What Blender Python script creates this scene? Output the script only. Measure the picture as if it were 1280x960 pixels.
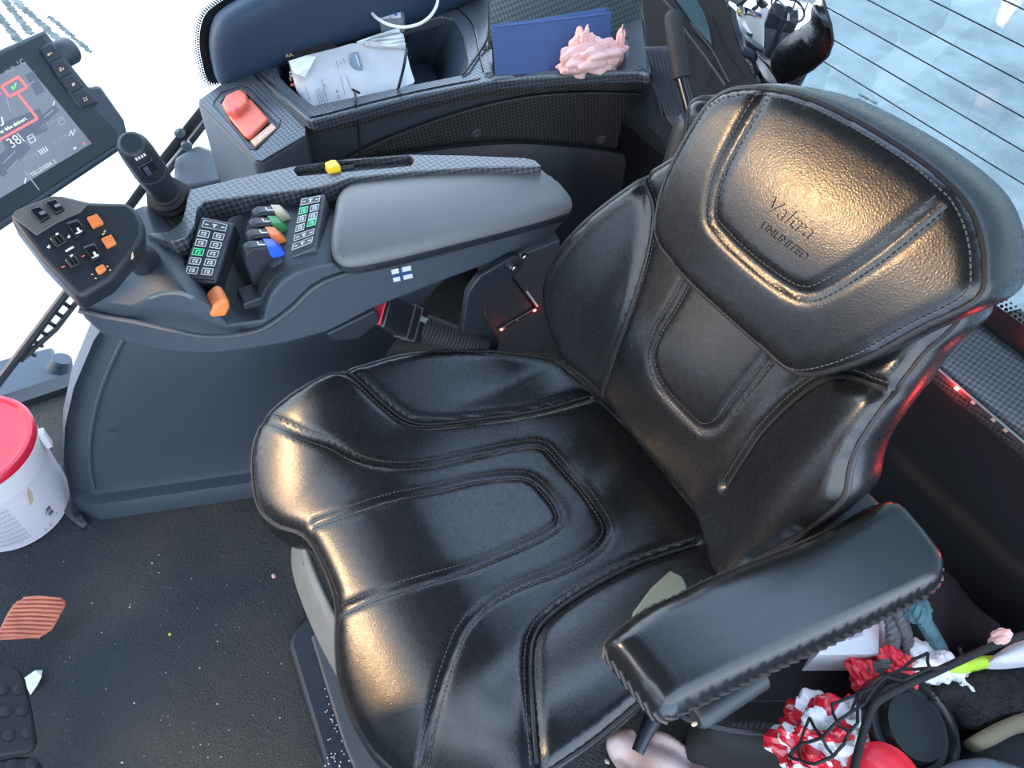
import bpy, bmesh, math, random
import numpy as np
from mathutils import Vector, Matrix
from mathutils.geometry import delaunay_2d_cdt

for o in list(bpy.data.objects): bpy.data.objects.remove(o)
SC = bpy.context.scene
COL = SC.collection
random.seed(7); RNG = np.random.default_rng(7)

# ------------------------------------------------------------------ camera
F_PX = 940.0
def camera_axes(vx=(-270.0, -720.0), yb=-427.0, f=F_PX):
    a = np.array([vx[0]-640, vx[1]-480, f]); b = yb-480
    ax = -(f*f+a[1]*b)/a[0]
    Y = np.array([ax, b, f]); X = -a/np.linalg.norm(a); Y = Y/np.linalg.norm(Y)
    return np.stack([X, Y, np.cross(X, Y)])      # rows: world axes in camera coords (x right, y down, z ahead)
CAM_R = camera_axes(); CAM_C = np.array([0.0, 0.0, 1.4])
cam_d = bpy.data.cameras.new('camera'); cam = bpy.data.objects.new('camera', cam_d); COL.objects.link(cam)
cam_d.sensor_width = 36.0; cam_d.lens = F_PX/1280*36; cam_d.clip_start = 0.02; cam_d.clip_end = 400
m = Matrix.Identity(4)
for r in range(3):
    m[r][0] = CAM_R[r][0]; m[r][1] = -CAM_R[r][1]; m[r][2] = -CAM_R[r][2]; m[r][3] = CAM_C[r]
cam.matrix_world = m
SC.camera = cam

# ------------------------------------------------------------------ light
SUN_DIR = Vector((-.43, -.87, .265)).normalized()
W = bpy.data.worlds.new('winter_sky'); SC.world = W; W.use_nodes = True
wn = W.node_tree.nodes; wl = W.node_tree.links; wn.clear()
# thin bright winter haze: pale at the horizon, bluer overhead
tcw = wn.new('ShaderNodeTexCoord'); sep = wn.new('ShaderNodeSeparateXYZ'); rw = wn.new('ShaderNodeValToRGB')
wl.new(tcw.outputs['Generated'], sep.inputs[0]); wl.new(sep.outputs['Z'], rw.inputs[0])
rw.color_ramp.elements[0].position = 0.0; rw.color_ramp.elements[0].color = (.84, .92, 1.0, 1)
rw.color_ramp.elements[1].position = .7; rw.color_ramp.elements[1].color = (.50, .67, .95, 1)
bg = wn.new('ShaderNodeBackground'); bg.inputs[1].default_value = 3.6
wo = wn.new('ShaderNodeOutputWorld'); wl.new(rw.outputs[0], bg.inputs[0]); wl.new(bg.outputs[0], wo.inputs[0])
sd = bpy.data.lights.new('sun', 'SUN'); so = bpy.data.objects.new('sun', sd); COL.objects.link(so)
so.rotation_euler = SUN_DIR.to_track_quat('Z', 'Y').to_euler()
sd.energy = 1.5; sd.color = (1.0, .61, .28); sd.angle = math.radians(2.0)
VS = SC.view_settings
SC.display_settings.display_device = 'sRGB'
VS.view_transform = 'Standard'; VS.look = 'None'; VS.gamma = 1.0; VS.use_curve_mapping = False
VS.exposure = 0.7

# ------------------------------------------------------------------ measuring helpers
def ray(px, py): return CAM_R @ np.array([px-640.0, py-480.0, F_PX])
def P(px, py, x=None, y=None, z=None):
    """point of the place seen at that pixel, on a plane of known x, y or z"""
    d = ray(px, py); ax, v = (0, x) if x is not None else ((1, y) if y is not None else (2, z))
    return Vector(CAM_C + (v-CAM_C[ax])/d[ax]*d)
def on(px, py, p0, n):
    d = ray(px, py); n = np.array(n, float); t = np.dot(n, np.array(p0)-CAM_C)/np.dot(n, d)
    return Vector(CAM_C + t*d)
def zs(pts, z): return [P(a, b, z=z) for a, b in pts]

# ------------------------------------------------------------------ materials
MATS = {}
def mat(name, col, rough=.5, metal=0.0, spec=.5, bump=0, bscale=200, kind='noise', coat=0, emit=None, estr=0, sheen=0, var=0, vscale=8, col2=None, detail=3, trans=0, distort=0):
    M = bpy.data.materials.new(name); M.use_nodes = True; MATS[name] = M
    nt = M.node_tree; b = nt.nodes['Principled BSDF']
    b.inputs['Base Color'].default_value = (*col, 1); b.inputs['Roughness'].default_value = rough
    b.inputs['Metallic'].default_value = metal; b.inputs['Specular IOR Level'].default_value = spec
    b.inputs['Coat Weight'].default_value = coat; b.inputs['Sheen Weight'].default_value = sheen
    if emit: b.inputs['Emission Color'].default_value = (*emit, 1); b.inputs['Emission Strength'].default_value = estr
    if trans: b.inputs['Transmission Weight'].default_value = trans
    tc = nt.nodes.new('ShaderNodeTexCoord')
    if var or col2:
        n = nt.nodes.new('ShaderNodeTexNoise'); n.inputs['Scale'].default_value = vscale; n.inputs['Detail'].default_value = 5
        nt.links.new(tc.outputs['Object'], n.inputs['Vector'])
        r = nt.nodes.new('ShaderNodeValToRGB'); r.color_ramp.elements[0].position = .38; r.color_ramp.elements[1].position = .66
        c2 = col2 or tuple(min(1, c*(1+var)) for c in col)
        r.color_ramp.elements[0].color = (*col, 1); r.color_ramp.elements[1].color = (*c2, 1)
        nt.links.new(n.outputs[0], r.inputs[0]); nt.links.new(r.outputs[0], b.inputs['Base Color'])
    if bump:
        if kind == 'noise':
            t = nt.nodes.new('ShaderNodeTexNoise'); t.inputs['Scale'].default_value = bscale; t.inputs['Detail'].default_value = detail
            t.inputs['Distortion'].default_value = distort
        else:
            t = nt.nodes.new('ShaderNodeTexVoronoi'); t.inputs['Scale'].default_value = bscale
        nt.links.new(tc.outputs['Object'], t.inputs['Vector'])
        bp = nt.nodes.new('ShaderNodeBump'); bp.inputs['Strength'].default_value = bump; bp.inputs['Distance'].default_value = .002
        nt.links.new(t.outputs[0], bp.inputs['Height']); nt.links.new(bp.outputs[0], b.inputs['Normal'])
    return M
def leather(name, col, rough, wr=.35):
    M = mat(name, col, rough, spec=.55); nt = M.node_tree; b = nt.nodes['Principled BSDF']
    tc = nt.nodes.new('ShaderNodeTexCoord')
    v = nt.nodes.new('ShaderNodeTexVoronoi'); v.feature = 'DISTANCE_TO_EDGE'; v.inputs['Scale'].default_value = 330
    wn_ = nt.nodes.new('ShaderNodeTexNoise'); wn_.inputs['Scale'].default_value = 120; wn_.inputs['Detail'].default_value = 4; wn_.inputs['Distortion'].default_value = .8
    big = nt.nodes.new('ShaderNodeTexNoise'); big.inputs['Scale'].default_value = 9; big.inputs['Detail'].default_value = 2
    cr = nt.nodes.new('ShaderNodeTexVoronoi'); cr.feature = 'DISTANCE_TO_EDGE'; cr.inputs['Scale'].default_value = 75
    mp = nt.nodes.new('ShaderNodeMixRGB'); mp.inputs[0].default_value = .06
    nz = nt.nodes.new('ShaderNodeTexNoise'); nz.inputs['Scale'].default_value = 14
    for t in (v, wn_, big, nz): nt.links.new(tc.outputs['Object'], t.inputs['Vector'])
    nt.links.new(tc.outputs['Object'], mp.inputs[1]); nt.links.new(nz.outputs[1], mp.inputs[2]); nt.links.new(mp.outputs[0], cr.inputs['Vector'])
    crm = nt.nodes.new('ShaderNodeMath'); crm.operation = 'MINIMUM'; crm.inputs[1].default_value = .05
    nt.links.new(cr.outputs[0], crm.inputs[0])
    prev = None
    for src, st, ds in ((wn_.outputs[0], wr*.16, .0008), (crm.outputs[0], wr*.3, .002), (v.outputs[0], wr*.55, .0008)):
        bp = nt.nodes.new('ShaderNodeBump'); bp.inputs['Strength'].default_value = st; bp.inputs['Distance'].default_value = ds
        nt.links.new(src, bp.inputs['Height'])
        if prev: nt.links.new(prev.outputs[0], bp.inputs['Normal'])
        prev = bp
    nt.links.new(prev.outputs[0], b.inputs['Normal'])
    r = nt.nodes.new('ShaderNodeMapRange'); r.inputs[1].default_value = .3; r.inputs[2].default_value = .7
    r.inputs[3].default_value = rough-.02; r.inputs[4].default_value = rough+.03
    nt.links.new(wn_.outputs[0], r.inputs[0]); nt.links.new(r.outputs[0], b.inputs['Roughness'])
    return M
def carbon(name, c1, c2, rough, scale, ang=45):
    M = mat(name, c1, rough, coat=.35); nt = M.node_tree; b = nt.nodes['Principled BSDF']
    b.inputs['Coat Roughness'].default_value = .2
    uv = nt.nodes.new('ShaderNodeUVMap'); mpg = nt.nodes.new('ShaderNodeMapping')
    mpg.inputs['Rotation'].default_value[2] = math.radians(ang)
    nt.links.new(uv.outputs[0], mpg.inputs[0])
    ck = nt.nodes.new('ShaderNodeTexChecker'); ck.inputs['Scale'].default_value = scale
    nt.links.new(mpg.outputs[0], ck.inputs['Vector'])
    ck.inputs['Color1'].default_value = (*c1, 1); ck.inputs['Color2'].default_value = (*c2, 1)
    nt.links.new(ck.outputs[0], b.inputs['Base Color'])
    bp = nt.nodes.new('ShaderNodeBump'); bp.inputs['Strength'].default_value = .35; bp.inputs['Distance'].default_value = .0012
    nt.links.new(ck.outputs[1], bp.inputs['Height']); nt.links.new(bp.outputs[0], b.inputs['Normal'])
    rr = nt.nodes.new('ShaderNodeMapRange'); rr.inputs[3].default_value = rough-.1; rr.inputs[4].default_value = rough+.12
    nt.links.new(ck.outputs[1], rr.inputs[0]); nt.links.new(rr.outputs[0], b.inputs['Roughness'])
    return M
def pane(name, tint, refl=.06):
    M = bpy.data.materials.new(name); M.use_nodes = True; MATS[name] = M; nt = M.node_tree; nt.nodes.clear()
    t = nt.nodes.new('ShaderNodeBsdfTransparent'); t.inputs[0].default_value = (*tint, 1)
    g = nt.nodes.new('ShaderNodeBsdfGlossy'); g.inputs['Roughness'].default_value = .02
    mx = nt.nodes.new('ShaderNodeMixShader'); mx.inputs[0].default_value = refl
    o = nt.nodes.new('ShaderNodeOutputMaterial')
    nt.links.new(t.outputs[0], mx.inputs[1]); nt.links.new(g.outputs[0], mx.inputs[2]); nt.links.new(mx.outputs[0], o.inputs[0])
    return M

leather('leather', (.009, .010, .0115), .27)
leather('leather_smooth', (.010, .011, .012), .23, .12)
leather('leather_grey', (.12, .122, .12), .45, .35)
mat('thread', (.085, .08, .07), .8); mat('plate_peach', (.60, .33, .21), .5); mat('fender_blue', (.018, .038, .072), .6, bump=.1, bscale=900)
mat('piping', (.016, .016, .017), .42, bump=.2, bscale=400)
mat('braid', (.03, .027, .026), .45)
mat('plastic', (.038, .050, .064), .55, bump=.12, bscale=900)
mat('plastic_dark', (.014, .018, .024), .5, bump=.1, bscale=900)
mat('plastic_gloss', (.010, .012, .016), .25)
mat('plastic_slate', (.045, .062, .085), .6, bump=.1, bscale=900)
mat('plastic_mid', (.055, .06, .066), .55, bump=.12, bscale=900)
mat('plastic_worn', (.13, .125, .115), .6, col2=(.07, .072, .075), vscale=14)
mat('plastic_grey', (.17, .185, .18), .6, col2=(.13, .14, .135), vscale=20)
mat('rubber', (.012, .013, .015), .7, bump=.2, bscale=600)
mat('pad_grey', (.05, .055, .06), .6, bump=.2, bscale=500)
mat('steel', (.55, .56, .58), .3, metal=1)
mat('chrome', (.75, .76, .78), .12, metal=1)
mat('black_metal', (.012, .013, .015), .35)
carbon('carbon', (.022, .026, .031), (.085, .096, .108), .34, 190, 35)
carbon('carbon_dark', (.010, .011, .012), (.055, .055, .055), .38, 190, 35)
mat('orange', (.75, .20, .05), .45); mat('orange_pedal', (.62, .20, .12), .6, col2=(.5, .15, .09), vscale=40)
mat('red_plastic', (.78, .15, .09), .4); mat('lid_red', (.58, .014, .035), .35); mat('buckle_red', (.7, .03, .05), .4)
mat('yellow', (.82, .55, .03), .45); mat('blue', (.02, .10, .55), .45); mat('green', (.03, .22, .07), .5); mat('beige', (.5, .42, .3), .5)
mat('white_plastic', (.72, .70, .72), .4); mat('label_paper', (.66, .63, .68), .5); mat('ink', (.10, .10, .12), .6); mat('ink_grey', (.36, .34, .38), .6)
mat('paper', (.52, .50, .51), .7, var=.08, vscale=30); mat('paper_white', (.78, .78, .78), .7, bump=.2, bscale=60)
mat('paper_band', (.17, .22, .28), .6)
mat('folder_blue', (.028, .06, .17), .55, bump=.1, bscale=300); mat('folder_edge', (.05, .10, .24), .5)
mat('tissue_pink', (.78, .46, .42), .8, bump=.3, bscale=90); mat('cloth_pink', (.46, .28, .22), .9, col2=(.58, .47, .45), vscale=18, bump=.4, bscale=160)
mat('icon_white', (.8, .8, .8), .5); mat('icon_orange', (.75, .5, .3), .5)
mat('icon_green', (.05, .6, .25), .5, emit=(.05, .7, .3), estr=.35)
mat('key_grey', (.06, .065, .07), .5); mat('key_frame', (.62, .62, .6), .5)
mat('screen', (.02, .025, .03), .12, emit=(.11, .13, .17), estr=.8)
mat('scr_grey', (.1, .1, .12), .2, emit=(.19, .21, .25), estr=.8); mat('scr_light', (.1, .1, .12), .2, emit=(.55, .58, .62), estr=.8)
mat('scr_dark', (.02, .02, .03), .2, emit=(.055, .065, .095), estr=.8)
mat('scr_red', (.3, .03, .03), .2, emit=(.85, .13, .12), estr=.9); mat('scr_green', (.03, .3, .03), .2, emit=(.15, .9, .12), estr=.9)
mat('scr_cream', (.3, .3, .2), .2, emit=(.9, .88, .7), estr=.9)
mat('snow', (.86, .88, .92), .8, bump=.6, bscale=3)
mat('track', (.035, .045, .042), .8, col2=(.11, .13, .12), vscale=9)
mat('bark', (.05, .04, .03), .9); mat('needles', (.03, .05, .035), .9, col2=(.5, .53, .55), vscale=3)
mat('frit', (.008, .009, .011), .3); mat('wire', (.012, .015, .018), .9, spec=.1)
mat('led_red', (.3, .02, .02), .3, emit=(1, .06, .03), estr=40); mat('led_core', (.6, .2, .1), .3, emit=(1, .45, .15), estr=22)
mat('led_off', (.35, .25, .22), .4)
mat('strip_plastic', (.05, .035, .04), .25)
mat('bag_black', (.007, .0075, .009), .8, bump=.4, bscale=300); mat('hose_black', (.013, .014, .016), .45)
mat('net_black', (.01, .01, .011), .8)
mat('cap_black', (.008, .009, .011), .3); mat('cap_matte', (.05, .055, .06), .5); mat('rear_plastic', (.010, .010, .012), .5, spec=.3)
mat('cup_white', (.75, .75, .76), .4)
mat('rope_teal', (.05, .12, .14), .8); mat('rope_grey', (.10, .10, .10), .85)
mat('lime', (.42, .62, .04), .6); mat('pile_black', (.012, .012, .013), .95, bump=.8, bscale=500); mat('pile_white', (.55, .55, .58), .9, bump=.5, bscale=300)
mat('khaki', (.17, .15, .09), .7); mat('box_white', (.62, .62, .63), .5)
mat('red_gloss', (.80, .03, .05), .25); mat('steel_blue', (.13, .17, .2), .25)
mat('green_felt', (.19, .22, .17), .9, bump=.6, bscale=300)
mat('crumb', (.62, .58, .5), .8); mat('crumb_yellow', (.75, .6, .05), .7)
mat('cable_black', (.014, .016, .02), .4); mat('cable_white', (.75, .75, .7), .4)
mat('clear_plastic', (.75, .8, .85), .12, trans=.75)
mat('pill_blue', (.03, .12, .5), .4); mat('pill_red', (.55, .03, .06), .4)
mat('mirror_glass', (.92, .94, .95), .01, metal=1)
mat('headliner', (.045, .05, .055), .9); mat('wall_plastic', (.03, .036, .043), .6)
pane('glass', (.96, .98, .98), .05); pane('glass_rear', (.41, .465, .465), .05)
# red and white crinkled film
M = mat('bag_film', (.6, .02, .03), .22, coat=.4); nt = M.node_tree; b = nt.nodes['Principled BSDF']
tc = nt.nodes.new('ShaderNodeTexCoord'); n = nt.nodes.new('ShaderNodeTexVoronoi'); n.inputs['Scale'].default_value = 40
r = nt.nodes.new('ShaderNodeValToRGB'); r.color_ramp.interpolation = 'CONSTANT'
r.color_ramp.elements[0].color = (.55, .012, .025, 1); r.color_ramp.elements[1].position = .48; r.color_ramp.elements[1].color = (.72, .72, .73, 1)
sp = nt.nodes.new('ShaderNodeSeparateColor'); nt.links.new(tc.outputs['Object'], n.inputs['Vector']); nt.links.new(n.outputs['Color'], sp.inputs[0])
nt.links.new(sp.outputs[0], r.inputs[0]); nt.links.new(r.outputs[0], b.inputs['Base Color'])
# floor mat: black rubbery carpet mottled brownish, with a browner patch near the seat
M = mat('floor_mat', (.022, .024, .026), .85, spec=.3); nt = M.node_tree; b = nt.nodes['Principled BSDF']
tc = nt.nodes.new('ShaderNodeTexCoord'); n1 = nt.nodes.new('ShaderNodeTexNoise'); n1.inputs['Scale'].default_value = 190; n1.inputs['Detail'].default_value = 4
n1.inputs['Distortion'].default_value = 1.0
n2 = nt.nodes.new('ShaderNodeTexNoise'); n2.inputs['Scale'].default_value = 4.5; n2.inputs['Detail'].default_value = 6
r = nt.nodes.new('ShaderNodeValToRGB'); r.color_ramp.elements[0].position = .42; r.color_ramp.elements[1].position = .72
r.color_ramp.elements[0].color = (.042, .047, .052, 1); r.color_ramp.elements[1].color = (.085, .077, .066, 1)
for q in (n1, n2): nt.links.new(tc.outputs['Object'], q.inputs['Vector'])
nt.links.new(n2.outputs[0], r.inputs[0])
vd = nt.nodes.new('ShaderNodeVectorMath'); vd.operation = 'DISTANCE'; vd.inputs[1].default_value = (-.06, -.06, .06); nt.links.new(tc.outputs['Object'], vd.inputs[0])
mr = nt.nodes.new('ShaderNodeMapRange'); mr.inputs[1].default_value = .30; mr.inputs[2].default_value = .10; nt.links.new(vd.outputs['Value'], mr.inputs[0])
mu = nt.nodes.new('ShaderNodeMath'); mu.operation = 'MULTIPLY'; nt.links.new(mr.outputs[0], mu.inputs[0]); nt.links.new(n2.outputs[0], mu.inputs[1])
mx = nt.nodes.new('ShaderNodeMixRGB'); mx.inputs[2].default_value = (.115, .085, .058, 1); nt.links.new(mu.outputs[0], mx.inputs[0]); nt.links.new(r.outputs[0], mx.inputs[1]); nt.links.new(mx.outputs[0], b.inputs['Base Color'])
bp = nt.nodes.new('ShaderNodeBump'); bp.inputs['Strength'].default_value = .9; bp.inputs['Distance'].default_value = .012
nt.links.new(n1.outputs[0], bp.inputs['Height']); nt.links.new(bp.outputs[0], b.inputs['Normal'])
# trodden, slightly dirty snow
M = MATS['snow']; nt = M.node_tree; b = nt.nodes['Principled BSDF']
tc = nt.nodes.new('ShaderNodeTexCoord'); n2 = nt.nodes.new('ShaderNodeTexNoise'); n2.inputs['Scale'].default_value = 1.6; n2.inputs['Detail'].default_value = 9; n2.inputs['Roughness'].default_value = .7
r = nt.nodes.new('ShaderNodeValToRGB'); r.color_ramp.elements[0].position = .33; r.color_ramp.elements[1].position = .6
r.color_ramp.elements[0].color = (.50, .53, .55, 1); r.color_ramp.elements[1].color = (.84, .86, .88, 1)
nt.links.new(tc.outputs['Object'], n2.inputs['Vector']); nt.links.new(n2.outputs[0], r.inputs[0]); nt.links.new(r.outputs[0], b.inputs['Base Color'])

# ------------------------------------------------------------------ mesh helpers
def tag(o, label=None, cat=None, group=None, kind=None):
    if label: o['label'] = label
    if cat: o['category'] = cat
    if group: o['group'] = group
    if kind: o['kind'] = kind
    return o
def empty(name, loc, label=None, cat=None, group=None):
    o = bpy.data.objects.new(name, None); COL.objects.link(o); o.location = Vector(loc); o.empty_display_size = .02
    return tag(o, label, cat, group)
def link(name, me, material, parent=None):
    o = bpy.data.objects.new(name, me); COL.objects.link(o)
    if material: me.materials.append(MATS[material])
    if parent:
        o.parent = parent
        off = Vector((0, 0, 0)); q = parent
        while q: off += q.location; q = q.parent
        o.location = -off
    return o
class MB:
    """collects vertices and faces in world coordinates"""
    def __init__(s): s.v = []; s.f = []; s.sm = []
    def add(s, v, f, smooth=False):
        k = len(s.v); s.v += [tuple(a) for a in v]; s.f += [tuple(i+k for i in q) for q in f]; s.sm += [smooth]*len(f); return s
    def frame_box(s, c, ax, ay, az):
        c, ax, ay, az = map(Vector, (c, ax, ay, az)); v = []
        for k in (-1, 1):
            for j in (-1, 1):
                for i in (-1, 1): v.append(c+ax*i+ay*j+az*k)
        return s.add(v, [(0, 2, 3, 1), (4, 5, 7, 6), (0, 1, 5, 4), (2, 6, 7, 3), (0, 4, 6, 2), (1, 3, 7, 5)])
    def box(s, c, size, rz=0):
        h = Vector(size)/2; R = Matrix.Rotation(rz, 3, 'Z')
        return s.frame_box(c, R@Vector((h.x, 0, 0)), R@Vector((0, h.y, 0)), (0, 0, h.z))
    def prism(s, pts, vec):
        n = len(pts); v = [Vector(p) for p in pts]; w = [p+Vector(vec) for p in v]
        nr = Vector((0, 0, 0))
        for i in range(n): nr += v[i].cross(v[(i+1) % n])
        if nr.dot(Vector(vec)) > 0: base = tuple(reversed(range(n))); top = tuple(range(n, 2*n)); sd = [(i, (i+1) % n, (i+1) % n+n, i+n) for i in range(n)]
        else: base = tuple(range(n)); top = tuple(reversed(range(n, 2*n))); sd = [(i+n, (i+1) % n+n, (i+1) % n, i) for i in range(n)]
        return s.add(v+w, [base, top]+sd)
    def tube(s, pts, rad, n=8, closed=False, cap=True, smooth=True, flat=1.0, up=None):
        pts = [Vector(p) for p in pts]; k = len(pts)
        rs = rad if hasattr(rad, '__len__') else [rad]*k
        ring = []; prevn = None
        for i, p in enumerate(pts):
            if closed: t = pts[(i+1) % k]-pts[i-1]
            else: t = pts[min(i+1, k-1)]-pts[max(i-1, 0)]
            if t.length < 1e-9: t = Vector((0, 0, 1))
            t.normalize()
            if up is not None: a = Vector(up)-t*t.dot(Vector(up))
            elif prevn is None: a = t.orthogonal()
            else: a = prevn-t*t.dot(prevn)
            if a.length < 1e-6: a = t.orthogonal()
            a.normalize(); prevn = a; b = t.cross(a)
            ring.append([p+(a*math.cos(2*math.pi*j/n)*flat+b*math.sin(2*math.pi*j/n))*rs[i] for j in range(n)])
        v = [q for r in ring for q in r]; f = []
        for i in range(k if closed else k-1):
            i2 = (i+1) % k
            for j in range(n): f.append((i*n+j, i*n+(j+1) % n, i2*n+(j+1) % n, i2*n+j))
        s.add(v, f, smooth)
        if not closed and cap:
            o = len(s.v)-len(v); s.f += [tuple(o+j for j in reversed(range(n))), tuple(o+(k-1)*n+j for j in range(n))]; s.sm += [False, False]
        return s
    def lathe(s, c, axis, prof, n=32, smooth=True, a0=0, ref=None):
        c = Vector(c); ax = Vector(axis).normalized(); u = ax.orthogonal().normalized() if ref is None else (Vector(ref)-ax*ax.dot(Vector(ref))).normalized()
        w = ax.cross(u); v = []; f = []
        for r, h in prof:
            for j in range(n):
                t = a0+2*math.pi*j/n; v.append(c+ax*h+(u*math.cos(t)+w*math.sin(t))*r)
        k = len(prof)
        for i in range(k-1):
            for j in range(n): f.append((i*n+j, i*n+(j+1) % n, (i+1)*n+(j+1) % n, (i+1)*n+j))
        s.add(v, f, smooth)
        o = len(s.v)-len(v)
        if prof[0][0] > 1e-5: s.f.append(tuple(o+j for j in reversed(range(n)))); s.sm.append(False)
        if prof[-1][0] > 1e-5: s.f.append(tuple(o+(k-1)*n+j for j in range(n))); s.sm.append(False)
        return s
    def grid(s, rows, smooth=True, closed=False):
        n = len(rows[0]); v = [p for r in rows for p in r]; f = []
        for i in range(len(rows)-1):
            for j in range(n if closed else n-1): f.append((i*n+j, i*n+(j+1) % n, (i+1)*n+(j+1) % n, (i+1)*n+j))
        return s.add(v, f, smooth)
    def ball(s, c, r, nu=14, nv=8, scale=(1, 1, 1)):
        c = Vector(c); prof = []; v = []; f = []
        for i in range(nv+1):
            t = math.pi*i/nv
            for j in range(nu):
                a = 2*math.pi*j/nu; v.append(c+Vector((math.sin(t)*math.cos(a)*r*scale[0], math.sin(t)*math.sin(a)*r*scale[1], math.cos(t)*r*scale[2])))
        for i in range(nv):
            for j in range(nu): f.append((i*nu+j, (i+1)*nu+j, (i+1)*nu+(j+1) % nu, i*nu+(j+1) % nu))
        return s.add(v, f, True)
    def build(s, name, material, parent=None, bevel=0, seg=2, sub=0, solid=0, smooth=None, ang=40, clean=True):
        me = bpy.data.meshes.new(name); me.from_pydata(s.v, [], s.f); me.update()
        bm = bmesh.new(); bm.from_mesh(me)
        bmesh.ops.remove_doubles(bm, verts=bm.verts, dist=1e-6)
        if clean: bmesh.ops.recalc_face_normals(bm, faces=bm.faces)
        bm.to_mesh(me); bm.free()
        box_uv(me)
        anysm = any(s.sm) if smooth is None else smooth
        o = link(name, me, material, parent)
        if solid: md = o.modifiers.new('solid', 'SOLIDIFY'); md.thickness = solid; md.offset = 0
        if bevel:
            md = o.modifiers.new('bevel', 'BEVEL'); md.width = bevel; md.segments = seg; md.limit_method = 'ANGLE'; md.angle_limit = math.radians(35)
            md.use_clamp_overlap = True
        if sub: md = o.modifiers.new('sub', 'SUBSURF'); md.levels = sub; md.render_levels = sub
        if anysm or bevel or sub:
            me.polygons.foreach_set('use_smooth', [True]*len(me.polygons))
            if not sub: me.set_sharp_from_angle(angle=math.radians(ang if not bevel else 60))
        return o
def box_uv(me):
    if not len(me.polygons): return
    uv = me.uv_layers.new(name='UVMap'); n = len(me.loops)
    co = np.empty(len(me.vertices)*3); me.vertices.foreach_get('co', co); co = co.reshape(-1, 3)
    lv = np.empty(n, int); me.loops.foreach_get('vertex_index', lv)
    nr = np.empty(len(me.polygons)*3); me.polygons.foreach_get('normal', nr); nr = np.abs(nr.reshape(-1, 3))
    tot = np.empty(len(me.polygons), int); me.polygons.foreach_get('loop_total', tot)
    d = np.repeat(nr.argmax(1), tot); c = co[lv]
    out = np.where((d == 0)[:, None], c[:, [1, 2]], np.where((d == 1)[:, None], c[:, [0, 2]], c[:, [0, 1]]))
    uv.data.foreach_set('uv', out.ravel().astype('f'))
def spline(pts, n=8, closed=False):
    """Catmull-Rom through the points (any dimension)"""
    p = [np.array(q, float) for q in pts]; k = len(p); out = []
    rng = range(k) if closed else range(k-1)
    for i in rng:
        if closed: a, b, c, d = p[i-1], p[i], p[(i+1) % k], p[(i+2) % k]
        else: a, b, c, d = p[max(i-1, 0)], p[i], p[i+1], p[min(i+2, k-1)]
        for j in range(n):
            t = j/n; out.append(.5*((2*b)+(-a+c)*t+(2*a-5*b+4*c-d)*t*t+(-a+3*b-3*c+d)*t**3))
    if not closed: out.append(p[-1])
    return np.array(out)
def resample(p, step, closed=False):
    p = np.array(p, float)
    if closed: p = np.vstack([p, p[:1]])
    L = np.r_[0, np.cumsum(np.linalg.norm(np.diff(p, axis=0), axis=1))]
    n = max(2, int(round(L[-1]/step))); t = np.linspace(0, L[-1], n+1)
    q = np.stack([np.interp(t, L, p[:, i]) for i in range(p.shape[1])], 1)
    return q[:-1] if closed else q
def seg_dist(q, poly, closed=True):
    d = np.full(len(q), 1e9); n = len(poly)
    for i in range(n if closed else n-1):
        a = poly[i]; b = poly[(i+1) % n]; ab = b-a; t = np.clip(((q-a)@ab)/max(ab@ab, 1e-12), 0, 1)
        d = np.minimum(d, np.linalg.norm(q-(a+t[:, None]*ab), axis=1))
    return d
def inside(q, poly):
    r = np.zeros(len(q), bool); n = len(poly)
    for i in range(n):
        x1, y1 = poly[i]; x2, y2 = poly[(i+1) % n]
        c = ((y1 > q[:, 1]) != (y2 > q[:, 1])) & (q[:, 0] < (x2-x1)*(q[:, 1]-y1)/((y2-y1)+1e-15)+x1)
        r ^= c
    return r
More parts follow.
